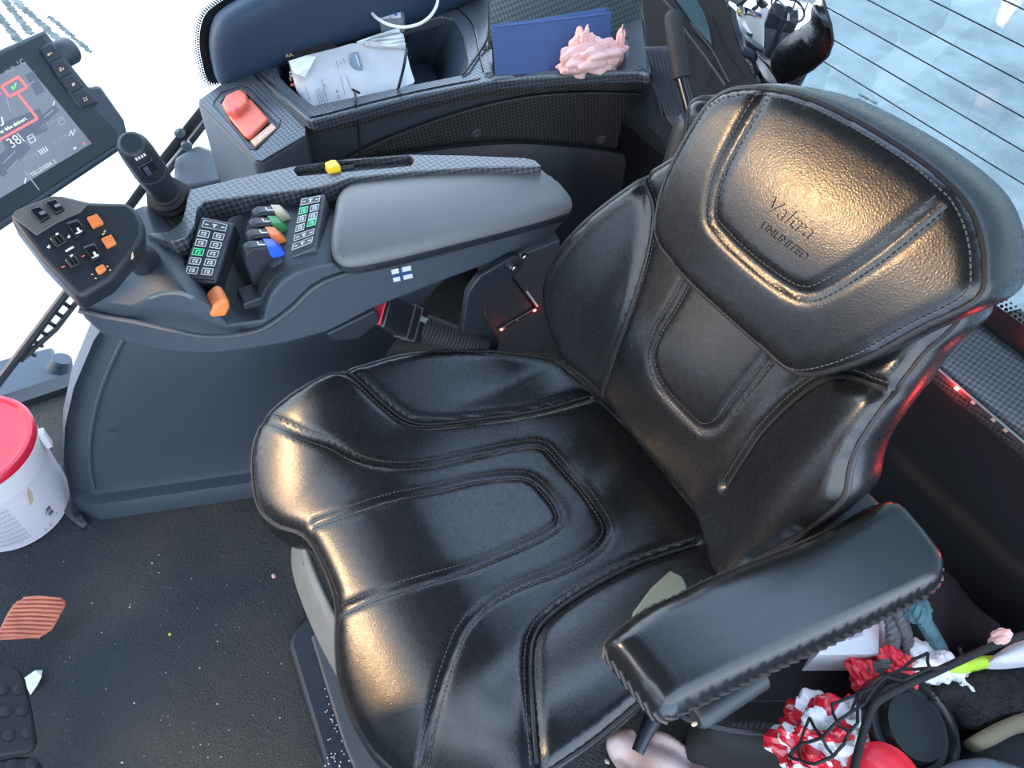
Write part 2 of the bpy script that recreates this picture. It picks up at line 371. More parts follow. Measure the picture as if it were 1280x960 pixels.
class Surf:
    """an upholstered or moulded surface: a height over a plane, inside an outline, with seams pressed in"""
    def __init__(s, O, U, V, N, h): s.O, s.U, s.V, s.N = [np.array(a, float) for a in (O, U, V, N)]; s.h0 = h; s.seams = []; s.out = None; s.roll = (0, 0)
    def h(s, q, rolled=True):
        q = np.atleast_2d(q); z = s.h0(q[:, 0], q[:, 1])*np.ones(len(q))
        if s.out is not None and rolled:
            r, dp = s.roll; d = np.clip(seg_dist(q, s.out)/r, 0, 1); z = z-dp*(1-np.sqrt(1-(1-d)**2))
        for poly, w, dp, cl in s.seams:
            lo, hi = poly.min(0)-3*w, poly.max(0)+3*w; k = ((q >= lo) & (q <= hi)).all(1)
            if k.any(): d = seg_dist(q[k], poly, cl); z[k] -= dp*np.exp(-(d/w)**2)
        return z
    def W(s, q, lift=0):
        q = np.atleast_2d(q); z = s.h(q)+lift; return s.O+q[:, :1]*s.U+q[:, 1:2]*s.V+z[:, None]*s.N
    def hit(s, px, lift=0, rolled=True):
        """surface coordinates seen at those pixels"""
        out = []
        for a, b in px:
            d = ray(a, b); z = 0.0
            for _ in range(8):
                p0 = s.O+s.N*z; t = s.N@(p0-CAM_C)/(s.N@d); w = CAM_C+t*d-s.O; uv = np.array([w@s.U, w@s.V]); z = .5*z+.5*(s.h(uv, rolled)[0]+lift)
            out.append(uv)
        return np.array(out)
    def mesh(s, name, material, parent, spacing=.007, skirt=((0, .03),), cap=True):
        o = resample(s.out, spacing, True); lo, hi = o.min(0), o.max(0)
        g = np.stack(np.meshgrid(np.arange(lo[0], hi[0], spacing), np.arange(lo[1], hi[1], spacing)), -1).reshape(-1, 2)
        g[:, 0] += np.where((np.round((g[:, 1]-lo[1])/spacing).astype(int) % 2) == 1, spacing/2, 0)
        g = g[inside(g, o)]; g = g[seg_dist(g, o) > spacing*.55]
        allp = np.vstack([o, g]); n = len(o)
        r = delaunay_2d_cdt([Vector(p) for p in allp], [(i, (i+1) % n) for i in range(n)], [], 1, 1e-7)
        vv = np.array([tuple(p) for p in r[0]]); tri = [tuple(f) for f in r[2]]
        P3 = s.W(vv); v = [tuple(p) for p in P3]; f = []
        for t in tri:
            a, b, c = (vv[i] for i in t[:3]); f.append(t if (b[0]-a[0])*(c[1]-a[1])-(b[1]-a[1])*(c[0]-a[0]) > 0 else tuple(reversed(t)))
        # boundary skirt
        area = .5*sum(o[i][0]*o[(i+1) % n][1]-o[(i+1) % n][0]*o[i][1] for i in range(n)); sg = 1 if area > 0 else -1
        tg = np.roll(o, -1, 0)-np.roll(o, 1, 0); nm = np.stack([tg[:, 1], -tg[:, 0]], 1)*sg; nm /= np.linalg.norm(nm, axis=1)[:, None]+1e-9
        base = s.W(o); prev = list(range(n))
        key = {}
        for i in range(len(vv)): key[(round(vv[i][0], 6), round(vv[i][1], 6))] = i
        prev = [key.get((round(p[0], 6), round(p[1], 6)), None) for p in o]
        if any(q is None for q in prev): prev = [int(np.argmin(((vv-p)**2).sum(1))) for p in o]
        for inset, dp in skirt:
            k = len(v); ring = base-s.N*dp-(nm[:, :1]*s.U+nm[:, 1:2]*s.V)*inset; v += [tuple(p) for p in ring]
            for i in range(n):
                j = (i+1) % n; q = (prev[i], k+i, k+j, prev[j]); f.append(q if sg > 0 else tuple(reversed(q)))
            prev = list(range(k, k+n))
        if cap: f.append(tuple(reversed(prev)) if sg > 0 else tuple(prev))
        mb = MB(); mb.v = v; mb.f = f; mb.sm = [True]*len(f)
        return mb.build(name, material, parent, ang=75)
    def ring(s, dp=0, inset=0):
        return s.W(s.out)-s.N*dp
def stitches(mb, S, poly, pitch=.0055, ln=.0036, r=.0007, lift=.0006, closed=False):
    q = resample(poly, pitch, closed); t = np.gradient(q, axis=0); t /= np.linalg.norm(t, axis=1)[:, None]+1e-9
    a = S.W(q-t*ln/2, lift); b = S.W(q+t*ln/2, lift)
    ok = inside(q, S.out)
    for i in range(len(q)):
        if ok[i]: mb.tube([a[i], b[i]], r, 4, smooth=False)
def offset2(poly, d):
    t = np.gradient(poly, axis=0); t /= np.linalg.norm(t, axis=1)[:, None]+1e-9
    return poly+np.stack([-t[:, 1], t[:, 0]], 1)*d
def plate(name, px, p0, n, th, material, parent=None, bevel=0, back=0):
    """polygon measured on a plane, given thickness along its normal"""
    n = Vector(n).normalized(); pts = [on(a, b, p0, n)-n*back for a, b in px]
    return MB().prism(pts, n*(th+back)).build(name, material, parent, bevel=bevel)
def text(name, s, a, b, p0, n, material, parent, lift=.0006, th=.0004, fit=True, size=None, shear=0, flip=False):
    """lettering from pixel a to pixel b along its baseline, on a plane"""
    n = Vector(n).normalized(); A = on(*a, p0, n); B = on(*b, p0, n); x = (B-A); L = x.length; x.normalize(); y = n.cross(x)
    cu = bpy.data.curves.new(name, 'FONT'); cu.body = s; cu.extrude = th; cu.size = 1; cu.resolution_u = 2
    tmp = bpy.data.objects.new('tmp', cu); COL.objects.link(tmp); dg = bpy.context.evaluated_depsgraph_get()
    me = bpy.data.meshes.new_from_object(tmp.evaluated_get(dg)); bpy.data.objects.remove(tmp)
    xs = [v.co.x for v in me.vertices]; w = max(xs)-min(xs); k = L/w; ky = size or k; x0 = min(xs)
    for v in me.vertices:
        c = v.co; v.co = A+x*((c.x-x0)*k)+y*(c.y*ky)+n*(lift+c.z)
    me.update(); box_uv(me)
    return link(name, me, material, parent)
def deck(name, outer, holes, p0, n, th, material, parent=None, bevel=0, lift=0):
    """flat moulded deck with openings, measured on a plane"""
    n = Vector(n).normalized(); u = n.orthogonal().normalized(); w = n.cross(u); p0 = Vector(p0)+n*lift
    loops = [np.array([((q-p0).dot(u), (q-p0).dot(w)) for q in (on(a, b, p0, n) for a, b in L)]) for L in [outer]+holes]
    pts = []; ed = []
    for L in loops:
        k = len(pts); pts += [Vector(q) for q in L]; ed += [(k+i, k+(i+1) % len(L)) for i in range(len(L))]
    r = delaunay_2d_cdt(pts, ed, [], 0, 1e-7); vv = np.array([tuple(q) for q in r[0]]); f = []
    for t in r[2]:
        c = vv[list(t)].mean(0)[None]
        if inside(c, loops[0])[0] and not any(inside(c, h)[0] for h in loops[1:]):
            a, b_, d = (vv[i] for i in t[:3]); t = tuple(t)
            f.append(t if (b_[0]-a[0])*(d[1]-a[1])-(b_[1]-a[1])*(d[0]-a[0]) > 0 else t[::-1])
    mb = MB(); mb.v = [tuple(p0+u*q[0]+w*q[1]) for q in vv]; k = len(mb.v); mb.v += [tuple(Vector(q)-n*th) for q in mb.v]
    mb.f = f+[tuple(i+k for i in reversed(t)) for t in f]; cnt = {}
    for t in f:
        for i in range(3): cnt[(t[i], t[(i+1) % 3])] = 1
    for (a, b_) in cnt:
        if (b_, a) not in cnt: mb.f.append((b_, a, a+k, b_+k))
    mb.sm = [False]*len(mb.f); o = mb.build(name, material, parent)
    if bevel:
        md = o.modifiers.new('bevel', 'BEVEL'); md.width = bevel; md.segments = 2; md.limit_method = 'ANGLE'; md.angle_limit = math.radians(40)
    return o

# ================================================================== THE SETTING
def struct(name, mb, material, parent=None, **k):
    o = mb.build(name, material, parent, **k)
    if parent is None: o['kind'] = 'structure'
    return o
struct('ground', MB().prism([(-60, -60, -1.5), (60, -60, -1.5), (60, 60, -1.5), (-60, 60, -1.5)], (0, 0, -.2)), 'snow')
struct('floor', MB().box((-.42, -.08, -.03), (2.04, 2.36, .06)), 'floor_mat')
struct('ceiling', MB().box((-.42, -.26, 1.72), (2.1, 1.98, .06)), 'headliner', bevel=.02)
struct('added_roof_pane', MB().prism([(-1.4, .73, 1.70), (.5, .73, 1.70), (.5, 1.12, 1.66), (-1.4, 1.12, 1.66)], (0, 0, .006)), 'glass')  # unseen roof pane, added so the armrest and cab catch sky light
WX = -1.44      # inner face of the right-hand glass
RY = 1.10       # rear glass
# lower body sides and pillars (the left doorway, where the photographer stands, is open)
struct('wall_rear', MB().box((-.42, 1.045, .275), (2.0, .09, .55)), 'rear_plastic', bevel=.004)
struct('wall_left', MB().box((.57, .75, .25), (.06, .6, .6)), 'wall_plastic', bevel=.01)
struct('trim_1', MB().prism([(WX-.03, -1.1, -.06), (WX-.03, -1.1, .02), (WX-.03, -.05, .02), (WX-.03, .3, .36), (WX-.03, 1.1, .4), (WX-.03, 1.1, -.06)], (.04, 0, 0)), 'wall_plastic')
struct('trim_2', MB().box((WX+.0, -1.14, .85), (.10, .10, 1.7)), 'wall_plastic', bevel=.02)
struct('trim_3', MB().box((WX+.05, 1.14, .85), (.12, .10, 1.7)), 'wall_plastic', bevel=.02)
struct('trim_4', MB().box((.55, -1.14, .85), (.10, .10, 1.7)), 'wall_plastic', bevel=.02)
struct('trim_5', MB().box((.55, 1.14, .85), (.12, .10, 1.7)), 'wall_plastic', bevel=.02)
struct('wall_front', MB().box((-.42, -1.22, .2), (2.0, .06, .4)), 'wall_plastic', bevel=.01)
struct('trim_6', MB().box((-.42, -1.16, 1.635), (2.0, .08, .11)), 'headliner', bevel=.02)
# right-hand glass
w1 = struct('window_1', MB().prism([(WX-.02, -1.08, .02), (WX-.02, -.05, .02), (WX-.02, .3, .36), (WX-.02, 1.08, .41), (WX-.02, 1.08, 1.66), (WX-.02, -1.08, 1.66)], (-.006, 0, 0)), 'glass')
# rear glass with its heating wires
w2 = struct('window_2', MB().prism([(-1.36, RY, .60), (.48, RY, .60), (.48, RY, 1.66), (-1.36, RY, 1.66)], (0, .006, 0)), 'glass_rear')
zz = [P(*p, y=RY).z for p in ((1280, 230), (1280, 194), (1280, 158), (1280, 120), (1280, 85), (1280, 45), (1280, 2))]
step = .0375
for i in range(14):
    z = P(1280, 230, y=RY).z+i*step
    MB().tube([(-1.3, RY-.001, z), (.42, RY-.001, z)], .0009, 5).build('heating_wire', 'wire', w2)
fb = MB().box((-.44, RY-.0015, .625), (1.84, .001, .05))
for k in range(3):
    for i in range(230):
        x = -1.35+i*.008+(k % 2)*.004; fb.lathe((x, RY-.001, .654+k*.0065), (0, -1, 0), [(.0032-.0008*k, 0), (.0032-.0008*k, .001)], 6, smooth=False)
fb.build('frit_band', 'frit', w2)
sill = MB().prism([(-1.36, 1.0, .575), (-1.36, 1.0, .545), (-1.36, 1.12, .545), (-1.36, 1.12, .60), (-1.36, 1.085, .612)], (1.84, 0, 0))
struct('trim_7', sill, 'carbon_dark', bevel=.006)
text('glass_stamp', 'TEMPERED GLASS', (1073, 119), (1096, 131), (0, RY-.002, .9), (0, -1, 0), 'frit', w2)
text('glass_stamp', '43R 00 048', (1070, 125), (1090, 135), (0, RY-.002, .9), (0, -1, 0), 'frit', w2)
# trees far ahead, seen only in the small mirror
k = 0
for x, y, h in ((-9, -26, 9), (-5, -30, 11), (-1.5, -27, 8.5), (2, -31, 11), (6, -28, 9.5), (10, -32, 12), (-14, -30, 11)):
    t = empty('spruce_tree', (x, y, -1.5), 'snowy spruce in the far row across the field ahead', 'tree', 'spruces across the field')
    MB().lathe((x, y, -1.5), (0, 0, 1), [(.22, 0), (.08, h*.8)], 8).build('trunk', 'bark', t)
    pr = []
    for i in range(7): pr += [(h*.26*(1-i/7.3), h*(.14+i*.12)), (h*.15*(1-i/7.3), h*(.20+i*.12))]
    MB().lathe((x, y, -1.5), (0, 0, 1), pr+[(.02, h)], 10).build('branches', 'needles', t)
# ruts in the snow to the right of the cab
for i, (a, b, w, lb) in enumerate((((-6, 14), (24, 52), .03, 'dark rut in the snow, lowest left of the four'), ((0, -8), (40, 44), .028, 'dark rut in the snow behind the screen, second from the left'), ((14, -4), (78, 54), .03, 'long dark rut in the snow running down behind the screen corner'), ((62, 21), (114, 66), .02, 'thin dark rut in the snow, rightmost of the four'))):
    A = P(*a, z=-1.5); B = P(*b, z=-1.5); n = 60; d = (B-A); sd = Vector((-d.y, d.x, 0)).normalized(); v = []
    rows = []
    for j in range(n+1):
        c = A+d*(j/n)+sd*random.uniform(-.008, .008); ww = w*random.uniform(.6, 1.2)*(1 if 0 < j < n else .3)
        rows.append([c-sd*ww+Vector((0, 0, .001)), c-sd*ww*.6+Vector((0, 0, 0.012*random.uniform(.5, 1))), c+sd*ww*.5+Vector((0, 0, 0.012*random.uniform(.5, 1))), c+sd*ww+Vector((0, 0, .001))])
    tag(MB().grid(rows).build('tyre_track', 'track'), lb, 'track', 'tyre tracks in the snow')
# body of the tractor outside the cab (casts the shade behind it)
tr = empty('tractor_body', (-.42, 0, -1.5), 'black tractor body carrying the cab', 'tractor')
MB().box((-.42, -.1, -.47), (1.0, 2.2, .74)).build('chassis', 'wall_plastic', tr, bevel=.05)
bn = tag(MB().box((-.42, -2.42, -.1), (.8, 2.1, .9)).build('engine_bonnet', 'wall_plastic', None, bevel=.1), 'black engine bonnet ahead of the cab', 'bonnet')

# ================================================================== DRIVER'S SEAT
seat = empty('driver_seat', (-.45, .3, .0), 'black leather driver seat with stitched cushion, winged backrest and wide headrest', 'seat')
sst = lambda a, b, x: np.clip((x-a)/(b-a), 0, 1)**2*(3-2*np.clip((x-a)/(b-a), 0, 1))
def h_cush(u, v):
    du = u+.45
    b = .042*sst(.17, .30, np.abs(du))*sst(.02, .22, v)
    front = -.085*np.clip((.215-v)/.17, 0, 1.15)**2
    dish = -.014*np.exp(-((du/.16)**2+((v-.36)/.13)**2))
    wr = .0035*np.sin(u*41+v*13)*np.exp(-((v-.45)/.09)**2-(du/.2)**2)
    return b+front+dish+wr
CU = Surf((0, 0, .50), (1, 0, 0), (0, 1, 0), (0, 0, 1), h_cush)
cr = CU.hit([(690, 447), (640, 438), (560, 434), (500, 440), (440, 456), (380, 478), (349, 500), (328, 523), (316, 556), (316, 599), (324, 632), (345, 652), (374, 662), (390, 677), (408, 712), (420, 751), (420, 800), (424, 845), (437, 885), (457, 922), (480, 950)])
cr = list(cr)+[(-.175, .075), (-.135, .13), (-.125, .22), (-.14, .36), (-.16, .48), (-.22, .545), (-.45, .56), (-.60, .54)]
CU.out = resample(spline(cr, 8, True), .006, True); CU.roll = (.018, .010)
S1px = [(318, 520), (339, 524), (378, 541), (417, 556), (445, 572), (472, 580), (503, 582), (540, 578), (573, 571), (612, 563), (651, 556), (673, 555), (689, 564), (726, 606), (755, 648), (759, 666), (745, 686), (708, 708), (651, 730), (610, 752), (580, 782), (562, 822), (547, 870), (534, 925), (528, 958)]
S2px = [(392, 654), (440, 637), (530, 613), (600, 598), (648, 594), (668, 600), (686, 618), (698, 636), (700, 651), (688, 663), (640, 686), (560, 716), (455, 750), (428, 762)]
S3px = [(427, 458), (448, 472), (478, 500), (508, 522), (540, 527), (600, 521), (670, 511), (738, 493)]
S4px = [(870, 678), (800, 701), (740, 731), (690, 765), (668, 795), (664, 840), (668, 900), (672, 952)]
seamsC = [resample(spline(CU.hit(q, rolled=False), 8), .006) for q in (S1px, S2px, S3px, S4px)]
CU.seams = [(seamsC[0], .0055, .0055, False), (seamsC[1], .0055, .005, False), (seamsC[2], .007, .010, False), (seamsC[3], .007, .010, False)]
cush = CU.mesh('seat_cushion', 'leather', seat, .0062, ((-.003, .006), (-.004, .03), (.002, .06), (.012, .085)))
mb = MB(); st = MB()
mb.tube(CU.ring(.001), .0038, 8, closed=True)
for q in seamsC[2:]: mb.tube(CU.W(q, .003), .0032, 7)
mb.build('piping', 'piping', cush)
for q in seamsC[:2]:
    for d in (-.0065, .0065): stitches(st, CU, offset2(q, d))
for q in seamsC[2:]: stitches(st, CU, offset2(q, -.008), lift=.0008)
tag(st.build('stitching', 'thread', cush), kind='stuff')
# suspension front cover and pedestal
cp = [(-.68, .12, .285), (-.655, .065, .285), (-.60, .04, .285), (-.50, .034, .285), (-.40, .04, .285), (-.30, .055, .285), (-.22, .09, .285)]
fr = [[Vector(p), Vector(p)+Vector((0, .02, .02)), Vector(p)+Vector((0, .028, .085))] for p in spline(cp, 5)]
cov = MB().grid(fr).build('front_cover', 'plastic_grey', seat, solid=.008)
tag(cov, 'pale grey plastic cover under the cushion front')
for i in range(6):
    x = -.60+i*.036; MB().frame_box((x, .060, .335), (.010, 0, 0), (0, .001, .0), (0, .005, .018)).build('raised_mark', 'plastic_grey', cov)
MB().box((-.42, .32, .36), (.5, .42, .08)).build('suspension_frame', 'plastic_dark', seat, bevel=.01)
MB().box((-.42, .33, .17), (.40, .38, .33)).build('bellows', 'rubber', seat, bevel=.03)
MB().prism([(-.63, .0, 0), (-.645, .03, 0), (-.645, .6, 0), (-.2, .6, 0), (-.2, -.03, 0), (-.40, -.03, 0), (-.61, -.012, 0)], (0, 0, .03)).build('base_plate', 'plastic_dark', seat, bevel=.01)
MB().prism([(-.60, .03, .03), (-.60, .56, .03), (-.23, .56, .03), (-.23, .01, .03), (-.40, .01, .03)], (0, 0, .015)).build('slide_plate', 'plastic_mid', seat, bevel=.004)

# backrest
TI = math.radians(15); NB = (0, -math.cos(TI), math.sin(TI)); VB = (0, math.sin(TI), math.cos(TI))
def h_back(u, v):
    du = u+.05*v     # u is x measured from -.42
    du = u
    w = .065*sst(.11, .25, np.abs(du))*(1-.55*sst(.30, .50, v))
    lum = .018*np.exp(-((v-.16)/.12)**2-(du/.16)**2)
    return w+lum-.01
BK = Surf((-.42, .50, .52), (1, 0, 0), VB, NB, h_back)
br = BK.hit([(745, 497), (700, 455), (679, 415), (670, 376), (677, 335), (700, 300), (740, 262), (797, 221), (842, 188)], rolled=False)
bl = BK.hit([(1190, 390), (1144, 446), (1110, 490), (1074, 540), (1058, 568), (1050, 595), (1045, 623), (1026, 645), (990, 672), (940, 700), (885, 712)], rolled=False)
bo = list(br)+[(-.155, .46), (0, .47), (.155, .45)]+list(bl)
BK.out = resample(spline(bo, 8, True), .006, True); BK.roll = (.022, .016)
B1 = [(797, 225), (812, 262), (800, 337), (776, 409), (745, 496)]
B2 = [(858, 352), (840, 385), (820, 418), (813, 448), (826, 484), (866, 528), (880, 536), (897, 530), (913, 509), (936, 480), (962, 446)]
B3 = [(905, 610), (930, 570), (951, 540), (989, 502), (1028, 476), (1062, 473), (1101, 489)]
sB = [resample(spline(BK.hit(q, rolled=False), 8), .006) for q in (B1, B2, B3)]
BK.seams = [(sB[0], .007, .010, False), (sB[1], .006, .0055, False), (sB[2], .007, .010, False)]
back = BK.mesh('backrest', 'leather', seat, .0065, ((-.004, .006), (-.006, .03), (-.002, .06), (.012, .085), (.03, .10)))
mb = MB().tube(BK.ring(.001), .004, 8, closed=True)
for q in (sB[0], sB[2]): mb.tube(BK.W(q, .003), .003, 7)
mb.build('piping', 'piping', back)
st = MB()
for d in (-.0065, .0065): stitches(st, BK, offset2(sB[1], d))
for q in (sB[0], sB[2]): stitches(st, BK, offset2(q, .008))
tag(st.build('stitching', 'thread', back), kind='stuff')

# headrest section: a padded shield in front of the top of the backrest
def h_head(u, v):
    du = u-.04
    return .060+.008*np.exp(-((u-.06)/.15)**2-((v-.40)/.12)**2)-.27*.03*np.log1p(np.exp((v-.465)/.03))
HD = Surf((-.42, .50, .52), (1, 0, 0), VB, NB, h_head)
ho = HD.hit([(883, 126), (854, 167), (827, 220), (815, 264), (817, 303), (854, 351), (902, 396), (950, 439), (978, 463), (1009, 469), (1072, 450), (1144, 411), (1214, 375), (1224, 335), (1217, 288), (1197, 249), (1154, 209), (1096, 170), (1028, 133), (970, 114), (917, 111)], rolled=False)
HD.out = resample(spline(ho, 8, True), .006, True); HD.roll = (.016, .010)
H1 = [(950, 121), (938, 142), (924, 166), (897, 222), (889, 269), (901, 290), (931, 320), (975, 354), (1004, 367), (1033, 359), (1096, 318), (1173, 254)]
sH = [resample(spline(HD.hit(H1, rolled=False), 8), .006)]
HD.seams = [(sH[0], .006, .006, False)]
head = HD.mesh('headrest', 'leather', seat, .006, ((-.004, .008), (-.006, .03), (-.004, .07), (.002, .085), (.03, .10)))
mb = MB().tube(HD.ring(.001), .0036, 8, closed=True)
hp = HD.out; 
rear = HD.W(HD.out)-HD.N*.075
mb.build('piping', 'piping', head)
st = MB()
for d in (-.007, .007): stitches(st, HD, offset2(sH[0], d), lift=.001)
q = HD.out; c = q.mean(0); stitches(st, HD, c+(q-c)*.962, lift=.0008, closed=True)
tag(st.build('stitching', 'thread', head), kind='stuff')
def emboss(s, a, b, parent, hgt):
    uv = HD.hit([a, b], rolled=False); cu = bpy.data.curves.new('t', 'FONT'); cu.body = s; cu.extrude = .0011; cu.bevel_depth = .0; cu.size = 1; cu.shear = .25
    tmp = bpy.data.objects.new('tmp', cu); COL.objects.link(tmp); dg = bpy.context.evaluated_depsgraph_get()
    me = bpy.data.meshes.new_from_object(tmp.evaluated_get(dg)); bpy.data.objects.remove(tmp)
    xs = [v.co.x for v in me.vertices]; L = np.linalg.norm(uv[1]-uv[0]); k = L/(max(xs)-min(xs)); x = (uv[1]-uv[0])/L; y = np.array([-x[1], x[0]])
    if y[1] < 0: y = -y
    for v in me.vertices:
        q = uv[0]+x*(v.co.x-min(xs))*k+y*v.co.y*hgt; v.co = Vector(HD.W(q, v.co.z+.0002)[0])
    me.update(); box_uv(me); return link('embossed_lettering', me, 'leather', parent)
emboss('Valtra', (958, 262), (1010, 300), head, .022)
emboss('UNLIMITED', (950, 284), (1006, 326), head, .011)

# left armrest (hinged on the seat) with its braided edge seam
AR = Surf((-.10, .42, .725), (1, 0, 0), (0, 1, 0), (0, 0, 1), lambda u, v: .022+.006*np.cos(u*20)+0*v)
ao = AR.hit([(765, 792), (812, 752), (857, 731), (897, 711), (1000, 671), (1060, 643), (1106, 619), (1132, 622), (1155, 645), (1182, 680), (1191, 703), (1183, 722), (1150, 740), (1090, 770), (960, 830), (880, 868), (845, 884), (828, 880), (812, 862), (784, 826)], rolled=False)
AR.out = resample(spline(ao, 6, True), .004, True); AR.roll = (.022, .02)
arm = AR.mesh('armrest', 'leather_smooth', seat, .005, ((-.002, .008), (-.001, .022), (.006, .034), (.012, .042)))
tag(arm, 'glossy padded left armrest with a braided edge seam')
bd = MB(); q_ = AR.out; c_ = q_.mean(0); q_ = q_+(q_-c_)/np.linalg.norm(q_-c_, axis=1)[:, None]*.0015; rim = AR.W(AR.out)-AR.N*.009; rim[:, 0] += (q_-AR.out)[:, 0]; rim[:, 1] += (q_-AR.out)[:, 1]
rim = resample(rim, .0055, True)
for i in range(len(rim)):
    a = Vector(rim[i]); b = Vector(rim[(i+1) % len(rim)]); t = (b-a).normalized()
    off = Vector((0, 0, .003 if i % 2 else -.003))
    bd.tube([a-t*.004+off-Vector((0, 0, .003)), a+t*.005+off+Vector((0, 0, .003))], .0023, 6)
tag(bd.build('braided_seam', 'braid', arm), kind='stuff')
MB().prism([(-.17, .52, .64), (-.17, .62, .66), (-.17, .62, .70), (-.17, .50, .685)], (.09, 0, 0)).build('armrest_hinge', 'plastic_dark', seat, bevel=.01)
a = P(868, 897, z=.655); b = P(950, 845, z=.655)
kn = MB().lathe(a, b-a, [(.010, 0), (.0135, .004), (.0145, .02), (.0135, (b-a).length)], 20).build('tilt_knob', 'plastic_dark', arm)
MB().ball(P(868, 905, z=.66), .0035, 10, 6, (.6, 1, .7)).build('knob_mark', 'beige', kn)
# adjuster lever under the armrest
mb = MB().tube([P(838, 862, z=.46), P(815, 900, z=.46), P(803, 925, z=.46), P(797, 940, z=.455)], [.010, .011, .008, .0075], 10)
lev = mb.build('height_lever', 'plastic_dark', seat)

# ================================================================== RIGHT ARMREST CONSOLE
con = empty('armrest_console', (-.85, .25, .60), 'dark grey control armrest beside the seat with carbon rail, key pads and flag sticker', 'armrest')
def cx(px): return -.735-.125*float(sst(0, 1, (255-px)/165)) if px < 255 else -.735
prof_top = [(92, 374), (107, 377), (135, 382), (160, 384), (185, 372), (205, 366), (228, 367), (250, 375), (266, 386), (277, 398), (284, 407), (330, 401), (331, 388), (338, 368), (352, 349), (370, 337), (393, 329), (440, 322), (500, 309), (600, 285), (712, 257)]
prof_bot = [(712, 276), (690, 302), (640, 322), (560, 352), (470, 388), (412, 419), (360, 433), (320, 440), (265, 443), (212, 442), (165, 437), (130, 426), (107, 405)]
inner = [P(a, b, x=cx(a)) for a, b in prof_top+prof_bot]
rows = []
cen = sum(inner, Vector())/len(inner)
NU = 9
outx_ = lambda y: -.955+.15*float(sst(-.05, .45, y))
for i in range(NU+1):
    t = i/NU; s = 1-.03*abs(2*t-1)**6
    rows.append([Vector((p.x+(outx_(p.y)-p.x)*t, cen.y+(p.y-cen.y)*s, cen.z+(p.z-cen.z)*(1-.10*abs(2*t-1)**8))) for p in inner])
mb = MB().grid(rows, smooth=True, closed=True)
n = len(inner); mb.f += [tuple(range(n)), tuple(reversed(range(NU*n, NU*n+n)))]; mb.sm += [False, False]
body = mb.build('console_body', 'plastic', con, bevel=.006, ang=35)
# worn storage dish between the two humps
# raised shoulder line along the side
sh = [P(a, b, x=cx(a)+.004) for a, b in spline([(98, 388), (130, 396), (170, 403), (215, 413), (262, 421), (320, 414), (362, 388), (392, 360), (425, 345), (480, 333), (560, 315), (640, 296)], 6)]
MB().tube(sh, .0035, 8).build('shoulder_line', 'plastic_mid', con)
PZ = .748
def quad_at(px, p0, nn): return [on(a, b, p0, nn) for a, b in px]
def bil(q, u, v): return q[0]*(1-u)*(1-v)+q[1]*u*(1-v)+q[2]*u*v+q[3]*(1-u)*v
def keypad(quad, nn, cells, depth, name, housing='plastic_dark', grow=.004, lower=None):
    nn = Vector(nn).normalized(); c = sum(quad, Vector())/4
    g = [c+(p-c)*1.0+(p-c).normalized()*grow for p in quad]
    kp = MB().prism([p-nn*.0005 for p in g], -nn*depth).build(name, housing, con, bevel=.003)
    MB().prism([p-nn*.0004 for p in quad], nn*.0015).build('key_bezel', 'plastic_mid', kp, bevel=.001)
    for (u0, v0, u1, v1, kind, lit) in cells:
        q = [bil(quad, u0, v0), bil(quad, u1, v0), bil(quad, u1, v1), bil(quad, u0, v1)]
        k = MB().prism([p+nn*.001 for p in q], nn*.0028).build('key', 'key_grey', kp, bevel=.0006)
        m = MB()
        qc = sum(q, Vector())/4
        def sub(a, b, cc, d, lift, th): return [bil(q, a, b)+nn*lift, bil(q, cc, b)+nn*lift, bil(q, cc, d)+nn*lift, bil(q, a, d)+nn*lift], nn*th
        t = .1 if kind == 1 else .05
        for a in ((.03, .03, .97, .03+t), (.03, .97-t, .97, .97), (.03, .03, .03+t*.6, .97), (.97-t*.6, .03, .97, .97)): m.prism(*sub(*a, .0038, .0004))
        kk = random.random()
        if kind == 2:
            for a in ((.12, .45, .26, .58), (.76, .45, .9, .58), (.4, .3, .6, .42), (.46, .42, .54, .75)): m.prism(*sub(*a, .0038, .0004))
        else:
            for a in ((.28, .28, .72, .38), (.28, .38, .38, .72), (.5, .5+.1*kk, .72, .72), (.6, .38, .7, .5)): m.prism(*sub(*a, .0038, .0004))
        m.build('key_icon', 'icon_green' if lit else 'key_frame', kp)
    return kp
K1n = Vector((.30, -.12, .95)); K1p = P(248, 315, z=.762)
K1 = quad_at([(252, 273), (291, 281), (269, 350), (228, 347)], K1p, K1n)
cells = [(.10, .04, .90, .17, 2, False)]
for r in range(5):
    for c_ in range(2): cells.append((.08+c_*.46, .21+r*.155, .44+c_*.46, .335+r*.155, 1, r == 2 and c_ == 0))
keypad(K1, K1n, cells, .035, 'front_key_pad')
K2n = Vector((.06, -.16, .98)); K2p = P(385, 280, z=.768)
K2 = quad_at([(376, 249), (405, 244), (394, 306), (362, 319)], K2p, K2n)
cells = [(.08, .04, .92, .17, 2, False)]
for r in range(3):
    for c_ in range(2): cells.append((.08+c_*.46, .21+r*.16, .46+c_*.46, .34+r*.16, 1, (r, c_) in ((0, 0), (2, 1))))
cells[-1] = (.54, .50, .92, .63, 1, True)
for r in range(2): cells.append((.08, .70+r*.155, .92, .82+r*.155, 2, False))
keypad(K2, K2n, cells, .035, 'rear_key_pad', 'plastic_mid')
